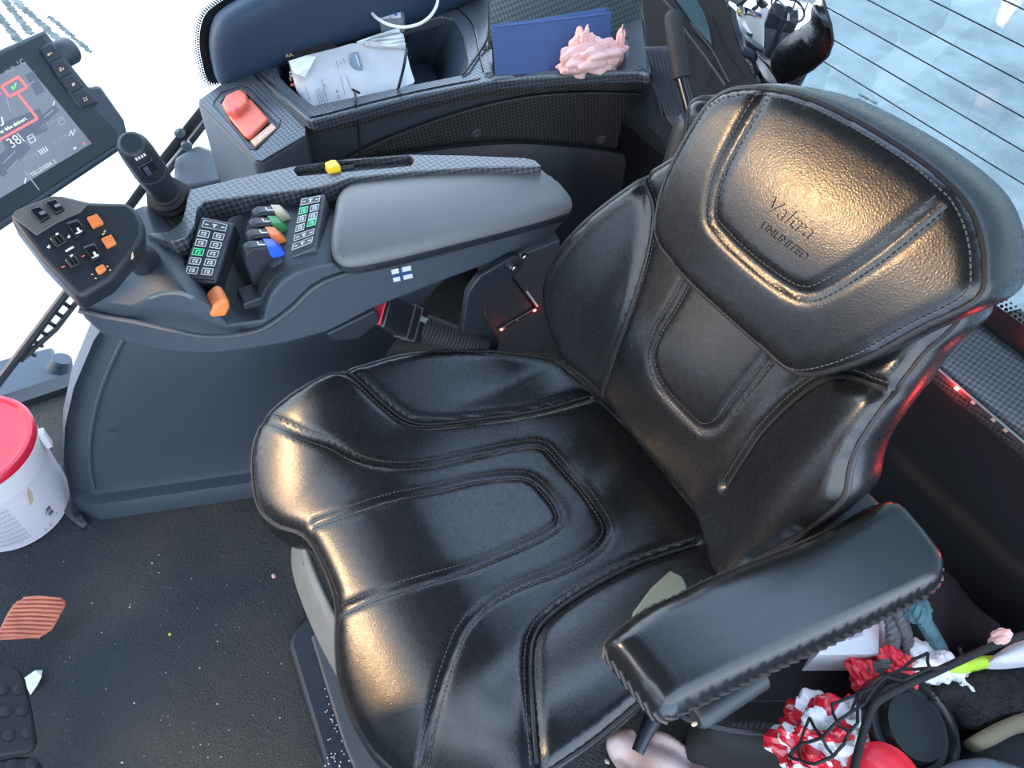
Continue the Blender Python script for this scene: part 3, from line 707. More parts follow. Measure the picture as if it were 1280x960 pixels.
# four fingertip levers side by side
cols = [('blue', (328, 310)), ('orange', (331, 295)), ('green', (334, 281)), ('beige', (338, 267))]
for i, (c_, px) in enumerate(cols):
    o = P(*px, z=.768); lv = MB()
    pr = [(-.024, -.050), (-.026, -.006), (-.022, .008), (-.012, .011), (.014, .003), (.018, -.010), (.010, -.014), (.006, -.050)]
    L = MB().prism([o+Vector((.0085, y, z)) for y, z in pr], (-.017, 0, 0)).build('fingertip_lever', 'plastic_dark', con, bevel=.0025)
    L['label'] = f'fingertip lever with a {c_} wedge'
    # coloured wedge and white icon on the sloping face
    MB().prism([o+Vector((.009, y, z)) for y, z in ((.004, .0075), (.016, .0035), (.024, -.010), (.026, -.020), (.016, -.022), (.006, -.010))], (-.018, 0, 0)).build('colour_wedge', c_, L, bevel=.001)
    fx = Vector((0, .022, -.007)).normalized(); nn = Vector((0, .30, .95)).normalized(); b0 = o+Vector((0, 0, .0078))
    m = MB().frame_box(b0+fx*.001+Vector((.003, 0, 0)), Vector((.0006, 0, 0)), fx*.005, nn*.0004).frame_box(b0+fx*(-.004), Vector((.0033, 0, 0)), fx*.0007, nn*.0004)
    m.build('lever_icon', 'icon_white', L)
for i, px in enumerate(((347, 327), (350, 313), (353, 299), (357, 285))):
    o = P(*px, z=.752); MB().lathe(o+Vector((.007, 0, -.008)), (-1, 0, 0), [(.010, 0), (.011, .002), (.011, .012), (.010, .014)], 16).build('roller_switch', 'plastic_mid', con)
# orange hand-throttle lever on its worn arc
arc = [P(a, b, x=-.745) for a, b in spline([(186, 373), (205, 367), (228, 368), (250, 377), (266, 388), (280, 402)], 5)]
MB().tube([p+Vector((0, 0, .001)) for p in arc], .0028, 6).build('lever_arc', 'plastic_grey', con)
o = P(271, 377, z=.738)
MB().prism([o+Vector((.012, y, z)) for y, z in ((-.014, -.012), (-.006, .004), (.006, .012), (.013, .007), (.012, -.006), (.004, -.018))], (-.03, 0, 0)).build('hand_lever', 'orange', con, bevel=.004)['label'] = 'orange hand lever'
# notched quadrant and its black lever
q = spline([(327, 368), (331, 357), (340, 345), (354, 335), (370, 329), (392, 325)], 8)
qp = [P(a, b, x=-.752) for a, b in q]
mb = MB()
for i in range(len(qp)-1):
    a = qp[i]; b = qp[i+1]; t = (b-a); nn = Vector((0, -t.z, t.y)).normalized()
    mb.frame_box((a+b)/2+nn*.0015, Vector((.008, 0, 0)), t*.22, nn*.002)
tag(mb.build('notched_quadrant', 'plastic_mid', con), kind='stuff')
o = P(318, 370, z=.712)
MB().prism([o+Vector((.014, y, z)) for y, z in ((-.020, -.006), (-.018, .006), (.010, .008), (.016, .003), (.010, -.010))], (-.03, 0, 0)).build('quadrant_lever', 'plastic_dark', con, bevel=.003)
# printed marks, screws
m = MB()
p = P(178, 371, z=.716)
for a, b in ((0, .0), (.007, .004), (-.007, -.003)): m.frame_box(p+Vector((a*.6, a, .0)), (.004, .002, 0), (-.0006, .0012, 0), (0, 0, .0006))
m.frame_box(p, (.0008, -.0004, 0), (.004, .008, 0), (0, 0, .0006))
m.build('printed_mark', 'icon_orange', con)
for px in ((212, 349), (191, 366)):
    o = P(*px, z=.722); MB().lathe(o, (0, 0, 1), [(.0045, -.004), (.0045, .001), (.003, .0012), (.0025, -.001)], 12).build('screw', 'steel', con)
# armrest pad: hinged lid over its tray
PD = Surf((-.80, .42, .75), (1, 0, 0), (0, 1, 0), (0, 0, 1), lambda u, v: .018-.05*v-.010*np.clip(np.abs(u)/.07, 0, 1.5)**2)
po = PD.hit([(447, 220), (470, 216), (540, 212), (620, 207), (668, 206), (690, 216), (706, 230), (715, 243), (714, 253), (700, 259), (640, 276), (560, 296), (480, 315), (435, 322), (418, 314), (413, 296), (417, 262), (424, 236)], rolled=False)
PD.out = resample(spline(po, 6, True), .004, True); PD.roll = (.016, .009)
pad = PD.mesh('armrest_pad', 'leather_grey', con, .005, ((-.001, .003), (-.001, .006)))
tray = MB(); r0 = [Vector(p) for p in PD.W(PD.out)-PD.N*.006]; c0 = sum(r0, Vector())/len(r0)
rr = []
for s, dz in ((1.010, 0), (1.012, -.002), (1.012, -.007), (.99, -.009), (.985, -.014)): rr.append([Vector((c0.x+(p.x-c0.x)*s, c0.y+(p.y-c0.y)*s, p.z+dz)) for p in r0])
tray.grid(rr, closed=True).build('pad_tray', 'plastic_dark', con)
p = P(608, 288, z=.722); MB().frame_box(p, (.002, 0, .002), (0, .012, -.002), (.001, 0, .004)).build('lid_latch', 'plastic_grey', con)
# carbon rail outside the pad
RZ = .775
ro = [(183, 292), (212, 289), (226, 278), (231, 262), (234, 247), (238, 237), (300, 222), (365, 208), (440, 198), (505, 193), (580, 194), (655, 197), (669, 200), (677, 208)]
ri = [(212, 302), (232, 297), (243, 282), (246, 262), (256, 252), (300, 246), (360, 239), (400, 234), (440, 222), (520, 214), (600, 209), (677, 208)]
plt = [P(a, b, z=RZ) for a, b in ro]+[P(a, b, z=RZ) for a, b in reversed(ri[:-1])]
slh = [(367, 213), (370, 208), (430, 200), (512, 194), (518, 200), (514, 207), (440, 214), (372, 220)]
RAIL = [(ro+list(reversed(ri[:-1]))), slh]
sl = [P(a, b, z=RZ+.0015) for a, b in ((367, 213), (370, 208), (430, 200), (512, 194), (518, 200), (514, 207), (440, 214), (372, 220))]
deck('carbon_rail', RAIL[0], [RAIL[1]], (0, 0, RZ), (0, 0, 1), .03, 'carbon', con, .004)
MB().prism([p-Vector((0, 0, .012)) for p in sl], (0, 0, -.012)).build('rail_slot', 'carbon_dark', con)
o = P(416, 210, z=RZ+.001)
MB().prism([o+Vector((.009, y, z)) for y, z in ((-.009, -.006), (-.008, .006), (.002, .008), (.009, .006), (.009, -.006))], (-.018, 0, 0)).build('yellow_switch', 'yellow', con, bevel=.002)['label'] = 'small yellow safety switch in the rail slot'
MB().tube([P(424, 211, z=RZ-.004), P(442, 209, z=RZ-.004)], .0035, 8).build('switch_stem', 'plastic_dark', con)
jp = [P(a, b, z=.752) for a, b in ((186, 258), (240, 244), (252, 262), (240, 284), (222, 296), (184, 300), (168, 280))]
MB().prism(jp, (0, 0, -.05)).build('joystick_plate', 'carbon_dark', con, bevel=.004)
# gear under the rail between the key pads
MB().tube([P(a, b, z=.72) for a, b in ((270, 262), (300, 268), (330, 262), (360, 250))], .009, 10).build('cable_duct', 'plastic_mid', con)
MB().tube([P(a, b, z=.725) for a, b in ((290, 252), (305, 264), (318, 258), (312, 250))], .004, 8).build('wire_loop', 'cable_black', con)
# flag sticker: dark cross with its upright nearer the left on pale corners
fp0 = P(502, 342, x=-.7335); fn = (1, 0, 0)
fl = plate('flag_sticker', [(488.5, 337), (513, 331.5), (516, 347), (492, 352.5)], fp0, fn, .0006, 'key_frame', con)
fl['label'] = 'small white flag sticker with a dark cross'
plate('flag_cross', [(497.5, 334.5), (501.5, 333.7), (504.5, 350), (500.5, 350.8)], fp0, fn, .0012, 'folder_blue', fl)
plate('flag_cross', [(489.5, 343), (514, 337.5), (514.8, 341.5), (490.2, 347)], fp0, fn, .0011, 'folder_blue', fl)
# bracket that carries the console
bp_ = [(585, 366), (600, 345), (640, 322), (652, 320), (656, 330), (648, 342), (638, 350), (612, 366), (606, 376), (606, 396), (625, 428), (622, 440), (575, 430)]
MB().prism([P(a, b, x=-.72) for a, b in bp_], (-.012, 0, 0)).build('console_bracket', 'plastic_dark', con, bevel=.003)
for px in ((640, 333), (653, 319)):
    MB().lathe(P(*px, x=-.719), (1, 0, 0), [(.0065, 0), (.0065, .004), (.0035, .005), (.003, .003)], 12).build('bracket_bolt', 'chrome', con)
MB().prism([P(a, b, x=-.73) for a, b in ((408, 418), (470, 388), (476, 402), (448, 425), (416, 427))], (-.03, 0, 0)).build('under_tray', 'plastic_dark', con, bevel=.003)

# ------------------------------------------------------------------ multi-function handle
hn = Vector((.42, .10, .90)).normalized(); hp0 = P(95, 310, z=.855)
ch = empty('control_handle', P(185, 330, z=.72), 'boxy black multi-function control handle with orange buttons at the front of the right armrest', 'control lever')
hull = [(11, 270), (18, 262), (66, 243), (78, 243), (112, 251), (160, 252), (172, 262), (181, 280), (180, 297), (165, 320), (140, 350), (102, 372), (92, 366), (50, 322)]
top = [on(a, b, hp0, hn) for a, b in hull]
c0 = sum(top, Vector())/len(top)
rows = [[p for p in top], [c0+(p-c0)*1.0-hn*.03 for p in top], [c0+(p-c0)*.72-hn*.06 for p in top]]
mb = MB().grid(rows, closed=True, smooth=False); k = len(top); mb.f += [tuple(range(k)), tuple(reversed(range(2*k, 3*k)))]; mb.sm += [False, False]
hb = mb.build('handle_body', 'plastic_dark', ch, bevel=.006, seg=3)
def hplate(name, px, th, mt, parent=hb, bevel=.0008, lift=0): return plate(name, px, hp0+hn*lift, hn, th, mt, parent, bevel)
cap_ = hplate('worn_top_panel', [(15, 271), (20, 264), (66, 246), (78, 247), (110, 257), (100, 267), (72, 279), (46, 295)], .0022, 'plastic_worn')
for q in ([(38, 266), (52, 262), (64, 274), (52, 281)], [(57, 257), (71, 253), (82, 265), (71, 271)]):
    b_ = hplate('rocker_button', q, .007, 'plastic_gloss'); cxm = sum(a for a, b in q)/4; cym = sum(b for a, b in q)/4
    hplate('button_print', [(cxm-3.5+2, cym-1), (cxm+3.5+2, cym-3.5), (cxm+5.5+2, cym), (cxm-1.5+2, cym+2.5)], .0078, 'plastic_grey', b_)
for q in ([(109, 275), (122, 270.5), (130, 281), (116.5, 287)], [(127, 301), (139.5, 296), (146, 306), (134, 312)]):
    hplate('orange_button', q, .006, 'orange')
    hplate('button_recess', [(q[0][0]-3, q[0][1]-4), (q[1][0]-3, q[1][1]-4), (q[1][0], q[1][1]), (q[0][0], q[0][1])], .0008, 'plastic_gloss')
for q in ([(84, 281), (98, 276.5), (108, 291), (96, 300)], [(104.5, 311), (118.5, 306), (128, 322), (117, 329)]):
    b_ = hplate('rocker_switch', q, .005, 'plastic_gloss')
    hplate('switch_edge', [(q[0][0], q[0][1]), (q[1][0], q[1][1]), (q[1][0]+1.4, q[1][1]+2.4), (q[0][0]+1.4, q[0][1]+2.4)], .0056, 'plastic_mid', b_)
    mx_, my_ = q[0][0]+12, q[0][1]+7
    for dx, dy, w, h in ((0, 0, 3, 5), (3, 3.5, 4, 2), (-1, 6.5, 8, 1.3)): hplate('switch_icon', [(mx_+dx, my_+dy), (mx_+dx+w, my_+dy-w*.4), (mx_+dx+w+h*.5, my_+dy-w*.4+h), (mx_+dx+h*.5, my_+dy+h)], .0056, 'icon_white', b_)
for q in ([(62, 299), (76, 293), (86, 304), (71, 311)], [(81, 326), (94, 320), (103, 331), (89, 337)]):
    b_ = hplate('thumb_wheel', q, .004, 'plastic_gloss', bevel=.0015)
    for t in (.2, .5, .8):
        a0 = np.array(q[0])*(1-t)+np.array(q[1])*t; a1 = np.array(q[3])*(1-t)+np.array(q[2])*t
        hplate('wheel_rib', [tuple(a0+[-.8, .4]), tuple(a0+[.8, -.4]), tuple(a1+[.8, -.4]), tuple(a1+[-.8, .4])], .0052, 'rubber', b_)
    hplate('wheel_mark', [tuple(np.array(q[1])+[-6, 2]), tuple(np.array(q[1])+[-2, .3]), tuple(np.array(q[1])+[-1.2, 2]), tuple(np.array(q[1])+[-5.2, 3.6])], .0056, 'icon_white', b_)
for px, mt_ in (((61, 308.5), 'icon_white'), ((79, 333.5), 'red_plastic'), ((86, 296), 'icon_white'), ((104, 320), 'red_plastic')):
    x_, y_ = px; hplate('printed_mark', [(x_-2.4, y_+.4), (x_+2, y_-1.4), (x_+2.6, y_), (x_-1.8, y_+1.8)], .0009, mt_)
    if mt_ == 'icon_white': hplate('printed_mark', [(x_-.9, y_-2.2), (x_+.5, y_-2.8), (x_+1.4, y_+2), (x_, y_+2.6)], .0010, mt_)
hplate('printed_mark', [(81, 313.5), (91, 307.5), (93, 309.5), (87, 313), (83, 315.5)], .0009, 'icon_white')
hplate('printed_mark', [(129, 289.6), (131.6, 287.6), (133, 289), (130.6, 291.4)], .0009, 'icon_orange'); hplate('printed_mark', [(127, 293), (129.6, 291), (131.6, 292.4), (128.6, 295)], .0009, 'icon_orange')
b_ = hplate('orange_rocker', [(119, 338.5), (129, 332.5), (134.5, 338.5), (124.5, 345.5)], .007, 'orange', bevel=.002)
for x_, y_ in ((115, 343), (119.5, 348), (134, 333), (137.5, 337.5)): hplate('printed_mark', [(x_-1.6, y_+1), (x_+.6, y_-1.4), (x_+1.8, y_+1)], .0009, 'icon_orange')
hplate('printed_mark', [(164, 318), (166, 314.5), (167.5, 322), (164, 325.5)], .0009, 'icon_orange')
gr = [P(165, 318, z=.80), P(178, 322, z=.775), P(184, 330, z=.745), P(186, 338, z=.715)]
MB().tube(gr, [.016, .017, .019, .023], 16).build('handle_stalk', 'plastic_dark', ch)
bo_ = P(191, 328, z=.745); bx = Vector((.30, -.05, 1)).normalized()
pr = []
for i in range(4): pr += [(.029-.0025*i, i*.009), (.030-.0025*i, i*.009+.004), (.0245-.0025*i, i*.009+.0075)]
MB().lathe(bo_-bx*.022, bx, pr, 24).build('rubber_boot', 'rubber', ch)

# ------------------------------------------------------------------ joystick
a = P(211, 247, z=.765); b = P(163, 178, z=.888)
js = empty('joystick', a, 'slim black joystick with ringed rubber boot standing on the carbon plate', 'joystick')
ax = (b-a).normalized(); Lj = (b-a).length
mb = MB().tube([a+ax*Lj*t for t in (.12, .22, .35, .5, .65, .8, .93, 1.0)], [.019, .019, .0205, .0215, .0215, .021, .0195, .0150], 20, up=(0, 1, 0), flat=.92)
g_ = mb.build('grip', 'plastic_dark', js, bevel=.003)
pr = [(.030, -.02)]
for i in range(4): pr += [(.030-.003*i, -.014+i*.010), (.031-.003*i, -.009+i*.010), (.0255-.003*i, -.006+i*.010)]
MB().lathe(a, ax, pr, 28).build('rubber_boot', 'rubber', js)
MB().tube([a+ax*Lj*.56, a+ax*Lj*.575], 0.0222, 20, up=(0, 1, 0), flat=.92).build('grip_band', 'plastic_mid', js)
fcv = Vector(CAM_C)-b; sd_ = ax.cross(fcv).normalized(); fr_ = sd_.cross(ax).normalized()
MB().frame_box(a+ax*Lj*.80+fr_*.0185, sd_*.009, ax*.011, fr_*.003).build('trigger_recess', 'plastic_gloss', js, bevel=.001)
MB().frame_box(a+ax*Lj*.79+fr_*.021-sd_*.0025, sd_*.0028, ax*.008, fr_*.003).build('trigger', 'plastic_slate', js, bevel=.001)
m = MB()
for i in range(4): m.frame_box(a+ax*Lj*.955+fr_*.0178+sd_*(i-1.5)*.0035, sd_*.001, ax*.0012, fr_*.0012)
m.build('status_dots', 'icon_white', js)

# ------------------------------------------------------------------ display
dL = Vector((-.5, .866, 0)); tl = math.radians(37); n0 = Vector((.866, .5, 0)); dD = (Vector((0, 0, -1))*math.cos(tl)+n0*math.sin(tl)).normalized(); dN = -(dD.cross(dL)).normalized()
if dN.z < 0: dN = -dN
m0 = P(60, 140, z=.80)
mon = empty('terminal_display', m0-dN*.05, 'dark touchscreen terminal with a field map and red frames on its screen', 'screen')
def mpl(name, px, th, mt, parent=None, bevel=0, back=0): return plate(name, px, m0, dN, th, mt, parent or mon, bevel, back)
hs = mpl('housing', [(56, 37), (74, 60), (108, 108), (126, 108), (156, 152), (159, 164), (152, 186), (0, 288), (-120, 368), (-235, 200), (-60, 88)], .001, 'plastic', None, .004, .028)
mpl('bezel', [(52, 43), (104, 122), (146, 165), (144, 182), (0, 277), (-115, 355), (-222, 200), (-60, 97)], .0022, 'plastic_dark', hs, .001)
scr = mpl('screen', [(30, 78), (114, 180), (-5, 251), (-110, 315), (-190, 205), (-60, 125)], .0030, 'screen', mon)
def sp_(px, th, mt, nm='screen_line'): return mpl(nm, px, .0031+th, mt, scr)
def line(a, b, w, mt, th=.0003, nm='screen_line'):
    a = np.array(a, float); b = np.array(b, float); t = (b-a)/np.linalg.norm(b-a); q = np.array([-t[1], t[0]])*w/2
    return sp_([tuple(a+q), tuple(b+q), tuple(b-q), tuple(a-q)], th, mt, nm)
for a, b, w in (((0, 172), (54, 150), 30), ((-5, 215), (30, 178), 22), ((36, 92), (50, 118), 12), ((54, 150), (70, 135), 10)): line(a, b, w, 'scr_dark', .0001, 'map_field')
for a, b in (((3, 205), (18, 190)), ((8, 215), (22, 200)), ((54, 148), (66, 138)), ((34, 108), (42, 102)), ((30, 214), (48, 238)), ((12, 140), (7, 122))): line(a, b, 1.2, 'scr_grey', .0002, 'map_line')
for a, b in (((1, 109), (22, 97)), ((22, 97), (33, 110)), ((33, 110), (11, 122)), ((11, 122), (1, 109)), ((22, 119), (46, 149)), ((46, 149), (-2, 176)), ((0, 118), (-8, 121))): line(a, b, 3.2, 'scr_red', .0004, 'red_frame')
line((13.5, 109), (16, 113), 1.6, 'scr_green', .0006, 'check_mark'); line((16, 113), (19, 105), 1.6, 'scr_green', .0006, 'check_mark')
line((0, 158), (3.5, 156), 1.4, 'scr_cream', .0005, 'screen_icon'); line((3.5, 156), (1, 147), 1.4, 'scr_cream', .0005, 'screen_icon')
def stx(s, a, b, mt, lift=.0036): return text('screen_text', s, a, b, m0, dN, mt, scr, lift=lift, th=.0001)
stx('er ikke aktivert', (1, 168), (33, 150.5), 'scr_cream'); stx('38l', (15, 186), (30, 177), 'scr_light'); stx('TELLEVERK 2', (39, 222), (70, 203.5), 'scr_light')
stx('17 l/arb', (53, 163), (69, 154), 'scr_grey'); stx('55,3km', (67, 182), (84, 172), 'scr_grey'); stx('11,05ha', (30, 204), (47, 194), 'scr_grey'); stx('09:39', (8, 95), (19, 87), 'scr_grey'); stx('°C', (25, 85), (32, 80), 'scr_grey')
for o_, s_ in (((33, 172), 1.0), ((70.5, 150), .95)):
    x_, y_ = o_
    for a, b in (((0, 0), (6.5, -3.5)), ((6.5, -3.5), (11, 4)), ((11, 4), (4.5, 8)), ((4.5, 8), (0, 0)), ((2, 2.6), (7, -.2))): line((x_+a[0]*s_, y_+a[1]*s_), (x_+b[0]*s_, y_+b[1]*s_), 1, 'scr_light' if s_ == 1 else 'scr_grey', .0004, 'screen_icon')
for i in range(4): line((46.5+i*3, 188.5-i*1.5), (51.5+i*2.6, 194-i*1.4), 1.2, 'scr_light', .0004, 'screen_icon')
for a, b in (((85, 171), (88, 164)), ((88, 164), (90, 170)), ((90, 170), (93, 162))): line(a, b, 1, 'scr_light', .0004, 'screen_icon')
line((65.5, 133), (67, 127), 1.6, 'scr_light', .0004, 'screen_icon'); line((30, 230), (31.5, 223), 1.6, 'scr_light', .0004, 'screen_icon'); line((91, 187), (94, 185), 2.4, 'scr_light', .0004, 'screen_icon'); line((103, 181), (105, 180), 3, 'scr_red', .0004, 'screen_icon')
kst = mpl('key_strip', [(48, 62), (60, 53), (66, 55), (124, 128), (118, 133), (101, 136.5), (96, 133)], .0045, 'plastic', mon, .002)
for (p1, p2, q1, q2) in (((49, 64), (62, 55.5), (60, 81), (75.5, 73)), ((61, 83), (76.5, 75), (73, 101), (88.5, 92.5)), ((74, 103), (89.5, 94.5), (87.5, 119), (102.5, 110.5)), ((88.5, 121), (103.5, 112.5), (101.5, 135), (120, 130))):
    mpl('key', [p1, p2, q2, q1], .0060, 'plastic_dark', kst, .0012)
for i, (x_, y_) in enumerate(((61, 69), (75.5, 88), (90, 107), (104.5, 125.5))):
    for dx, dy, w in (((-2, 1, 3.4), (1.2, -.6, 2)) if i == 0 else ((-1.5, 1.8, 2.6), (1.4, -.2, 2.4), (-2, -1, 2)) if i == 1 else ((-.2, .2, 4),) if i == 2 else ((-1.6, -.6, 1.8), (1.2, -2, 1.8), (-.4, 1.8, 1.8), (2.2, .6, 1.8))):
        mpl('key_icon', [(x_+dx-w/2, y_+dy-w*.2), (x_+dx+w*.4, y_+dy-w*.6), (x_+dx+w/2, y_+dy+w*.3), (x_+dx-w*.3, y_+dy+w*.6)], .0066, 'icon_orange', kst)
ka = on(83, 63, m0, dN); up_ = -dD; kx = dL
MB().lathe(ka-dN*.012-dL*.012, dL, [(.017, 0), (.0185, .002), (.0185, .024), (.016, .028)], 24).build('rotary_knob', 'plastic', mon)
MB().prism([on(a, b, m0, dN) for a, b in ((112, 110), (122, 104), (128, 108), (157, 150), (159, 164), (148, 172), (124, 148))], -dN*.03).build('side_grip', 'plastic', mon, bevel=.006)
MB().tube([m0-dN*.02+dD*.05, m0-dN*.06+dD*.02+dL*.02, Vector((-1.30, -.10, .60))], .014, 10).build('mount_arm', 'plastic_dark', mon)

# ------------------------------------------------------------------ seat belt buckle
bk = empty('belt_buckle', P(540, 425, z=.50), 'black seat belt buckle with red release button beside the cushion', 'seat belt buckle')
A = P(477, 389, z=.625); B = P(548, 418, z=.535); d = (B-A).normalized(); n_ = Vector((.55, -.25, .8)); n_ = (n_-d*n_.dot(d)).normalized(); s_ = d.cross(n_)
bb = MB().frame_box(A+d*.040, d*.043, s_*.025, n_*.013).build('buckle_body', 'plastic_gloss', bk, bevel=.004)
MB().frame_box(A-d*.0035, d*.0022, s_*.021, n_*.008).build('release_button', 'buckle_red', bk, bevel=.001)
for t in (.05, .066): MB().frame_box(A+d*t, d*.0012, s_*.0268, n_*.0138).build('buckle_rib', 'plastic_mid', bb)
MB().frame_box(A+d*.074+n_*.0135-s_*.010, d*.008, s_*.004, n_*.0012).build('maker_badge', 'plastic_grey', bb)
pr = []; sl_ = []
E0 = A+d*.082; E1 = P(606, 436, z=.50)
for i in range(41):
    t = i/40; pr.append(E0.lerp(E1, t)); sl_.append((.023 if i % 2 else .020)-.002*t)
MB().tube(pr, sl_, 16, up=n_, flat=.75).build('corrugated_sleeve', 'rubber', bk)

# ================================================================== RIGHT-HAND SIDE
RPn = Vector((0, -.10, 1)).normalized(); RP0 = Vector((-1.2, .30, .66))
WPn = Vector((1, -.21, 0)).normalized(); WP0 = Vector((-1.245, .38, .6))
sc = empty('side_console', (-1.3, .6, .2), 'long carbon-trimmed storage console along the right wall with open tray', 'console')
hole1 = [(351, 97), (364, 110), (378, 122), (392, 131), (420, 125), (450, 119), (520, 104), (581, 92), (583, 75), (578, 45), (566, 24), (552, 20), (500, 34), (440, 50), (388, 62), (352, 72), (347, 84)]
slot = [(380, 52), (458, 20), (468, 34), (438, 48), (392, 58)]
hole2 = [(614, 30), (617, 93), (690, 87), (780, 86), (783, 60), (774, 6), (690, 8)]
outer = [(302, 75), (318, 91), (350, 121), (383, 149), (392, 151), (450, 137), (520, 120), (590, 106), (622, 100), (690, 95), (760, 92), (800, 91), (813, 94), (806, 40), (800, -14), (700, -10), (610, -14), (565, -16), (475, 3), (400, 37)]
dk = deck('tray_deck', outer, [hole1, slot, hole2], RP0, RPn, .022, 'carbon', sc, .004)
def down(px, k=1.0): return [on(a, b, RP0, RPn) for a, b in px]
for hl, dep in ((hole1, .12), (slot, .07), (hole2, .09)):
    r0 = [p-RPn*.003 for p in down(hl)]; c0 = sum(r0, Vector())/len(r0)
    r0 = [c0+(p-c0)*1.01 for p in r0]
    r1 = [c0+(p-c0)*(.86 if hl is not hole2 else .6)-Vector((.075 if hl is not hole2 else .09, -.01, dep)) for p in r0]; mb = MB().grid([r0, r1], closed=True, smooth=False); k = len(r0); mb.f.append(tuple(range(k, 2*k))); mb.sm.append(False)
    mb.build('tray_well', 'plastic_slate', sc)
for px in ((607, 60), (611, 94), (781, 45), (799, 85), (582, 1), (360, 61)):
    o = on(*px, RP0, RPn); MB().lathe(o, RPn, [(.009, -.004), (.009, .0012), (.0055, .002), (.004, .0005)], 14).build('screw', 'plastic_mid', sc)
# raised lines of the trim
for L in (((310, 80), (352, 118), (384, 143), (395, 146), (450, 132), (520, 115), (590, 101), (600, 98)), ((560, 0), (590, 30), (598, 62), (604, 90)), ((615, 5), (640, 40), (664, 70)), ((800, -10), (806, 40), (813, 93))):
    MB().tube([on(a, b, RP0, RPn)+RPn*.0005 for a, b in spline(L, 4)], .0018, 6).build('trim_groove', 'plastic_gloss', sc)
# front block with the parking brake switch
BP0 = RP0-RPn*.03; BPn = Vector((.12, -.16, 1)).normalized()
blk = [(246, 125), (258, 117), (293, 92), (303, 79), (384, 152), (384, 170), (330, 203), (318, 203), (250, 133)]
b_ = MB().prism([on(a, b, BP0, BPn) for a, b in blk], (0, 0, -.20)).build('brake_block', 'plastic', sc, bevel=.006)
plt_ = deck('brake_panel', [(248, 125), (294, 93), (303, 81), (382, 153), (382, 169), (327, 201), (320, 200)], [[(276, 127), (284, 118), (300, 112), (309, 116), (348, 156), (322, 186), (314, 184), (290, 155)]], BP0, BPn, .003, 'carbon', sc, .001, lift=.004)
well = plate('switch_well', [(272, 128), (282, 116), (300, 110), (310, 114), (350, 157), (322, 189), (312, 186)], BP0, BPn, .0012, 'plastic_gloss', sc)
for L in (((268, 130), (278, 118), (300, 110), (312, 113), (351, 152), (350, 160), (322, 189), (314, 189), (276, 143), (268, 134)),):
    MB().tube([on(a, b, BP0, BPn)+BPn*.0045 for a, b in L], .0012, 6, closed=True).build('switch_frame', 'plastic_gloss', sc)
sw = plate('brake_switch', [(287, 150), (295, 136), (315, 128), (337, 153), (314, 177), (307, 174)], BP0, BPn, .010, 'red_plastic', sc, .003); sw['label'] = 'red parking brake switch'
plate('switch_head', [(281.5, 141), (288, 130), (304, 123), (312, 128), (314, 139), (300, 153), (288, 150)], BP0, BPn, .022, 'red_plastic', sw, .004)
o = on(296, 136.5, BP0+BPn*.022, BPn); MB().lathe(o, BPn, [(.0042, 0), (.0042, .0012)], 14, smooth=False).build('lamp_dot', 'lid_red', sw)
lb_ = plate('switch_label', [(314, 179), (341, 157), (346, 163), (320, 186)], BP0, BPn, .0055, 'plate_peach', sc); lb_['label'] = 'peach plate lettered BRAKE'
text('label_text', '(P) BRAKE (!)', (319, 183), (344, 162.5), BP0, BPn, 'icon_white', lb_, lift=.0058, th=.0001)
# inner wall, dark below the rim, with a carbon crescent and the wheel-arch bulge
wl_ = [(386, 152), (450, 139), (520, 122), (590, 108), (690, 97), (812, 96), (822, 140), (850, 215), (870, 260), (860, 330), (640, 340), (480, 240), (330, 225), (322, 204)]
MB().prism([on(a, b, WP0-WPn*.008, WPn) for a, b in wl_], -WPn*.02).build('side_wall', 'plastic', sc)
def ws(px, k): return [on(a, b, WP0+WPn*k, WPn) for a, b in px]
rimp = spline([(386, 150), (450, 137), (520, 120), (590, 106), (690, 95), (760, 93), (812, 95)], 4)
rimw = MB().grid([[p-WPn*.004 for p in ws(rimp, .0)], [p+WPn*.004 for p in ws(rimp, .0)], [p-Vector((0, 0, .028))+WPn*.006 for p in ws(rimp, .0)], [p-Vector((0, 0, .036))-WPn*.008 for p in ws(rimp, 0)]])
rimw.build('rim_roll', 'carbon_dark', sc)
cr_t = spline([(432, 200), (470, 180), (520, 160), (560, 146), (600, 134), (640, 125), (680, 119), (740, 116), (800, 118)], 4)
cr_b = spline([(840, 208), (812, 198), (780, 190), (740, 184), (700, 180), (650, 177), (590, 180), (520, 188), (470, 196), (440, 202)], 4)
MB().prism(ws(list(cr_t)+list(cr_b), .004), -WPn*.012).build('carbon_crescent', 'carbon_dark', sc, bevel=.002)
MB().tube(ws(cr_t, .005), .0015, 6).build('crescent_edge', 'plastic_mid', sc)
for px in ((595, 166), (751, 174)):
    MB().lathe(on(*px, WP0+WPn*.004, WPn), WPn, [(.0105, 0), (.0105, .003), (.006, .0045), (.004, .003)], 16).build('wall_screw', 'plastic_mid', sc)
hb_ = spline([(470, 197), (520, 189), (590, 181), (650, 178), (700, 181), (740, 185), (780, 191), (812, 199), (840, 210)], 4)
rows = []
for k, dz in ((0.0, 0), (.016, .004), (.032, -.004), (.042, -.03), (.046, -.10), (.046, -.36)): rows.append([p+Vector((0, 0, dz)) for p in ws(hb_, k)])
MB().grid(rows).build('arch_bulge', 'plastic_dark', sc)
MB().prism([on(a, b, WP0+WPn*.12, WPn) for a, b in ((600, 318), (655, 318), (700, 300), (700, 440), (610, 440))], -WPn*.04).build('lower_panel', 'plastic_mid', sc, bevel=.003)
# front foot of the console at the glass
MB().prism([P(a, b, z=.47) for a, b in ((216, 196), (246, 178), (268, 186), (290, 214), (292, 226), (216, 236))], (0, 0, -.30)).build('console_foot', 'plastic', sc, bevel=.012)
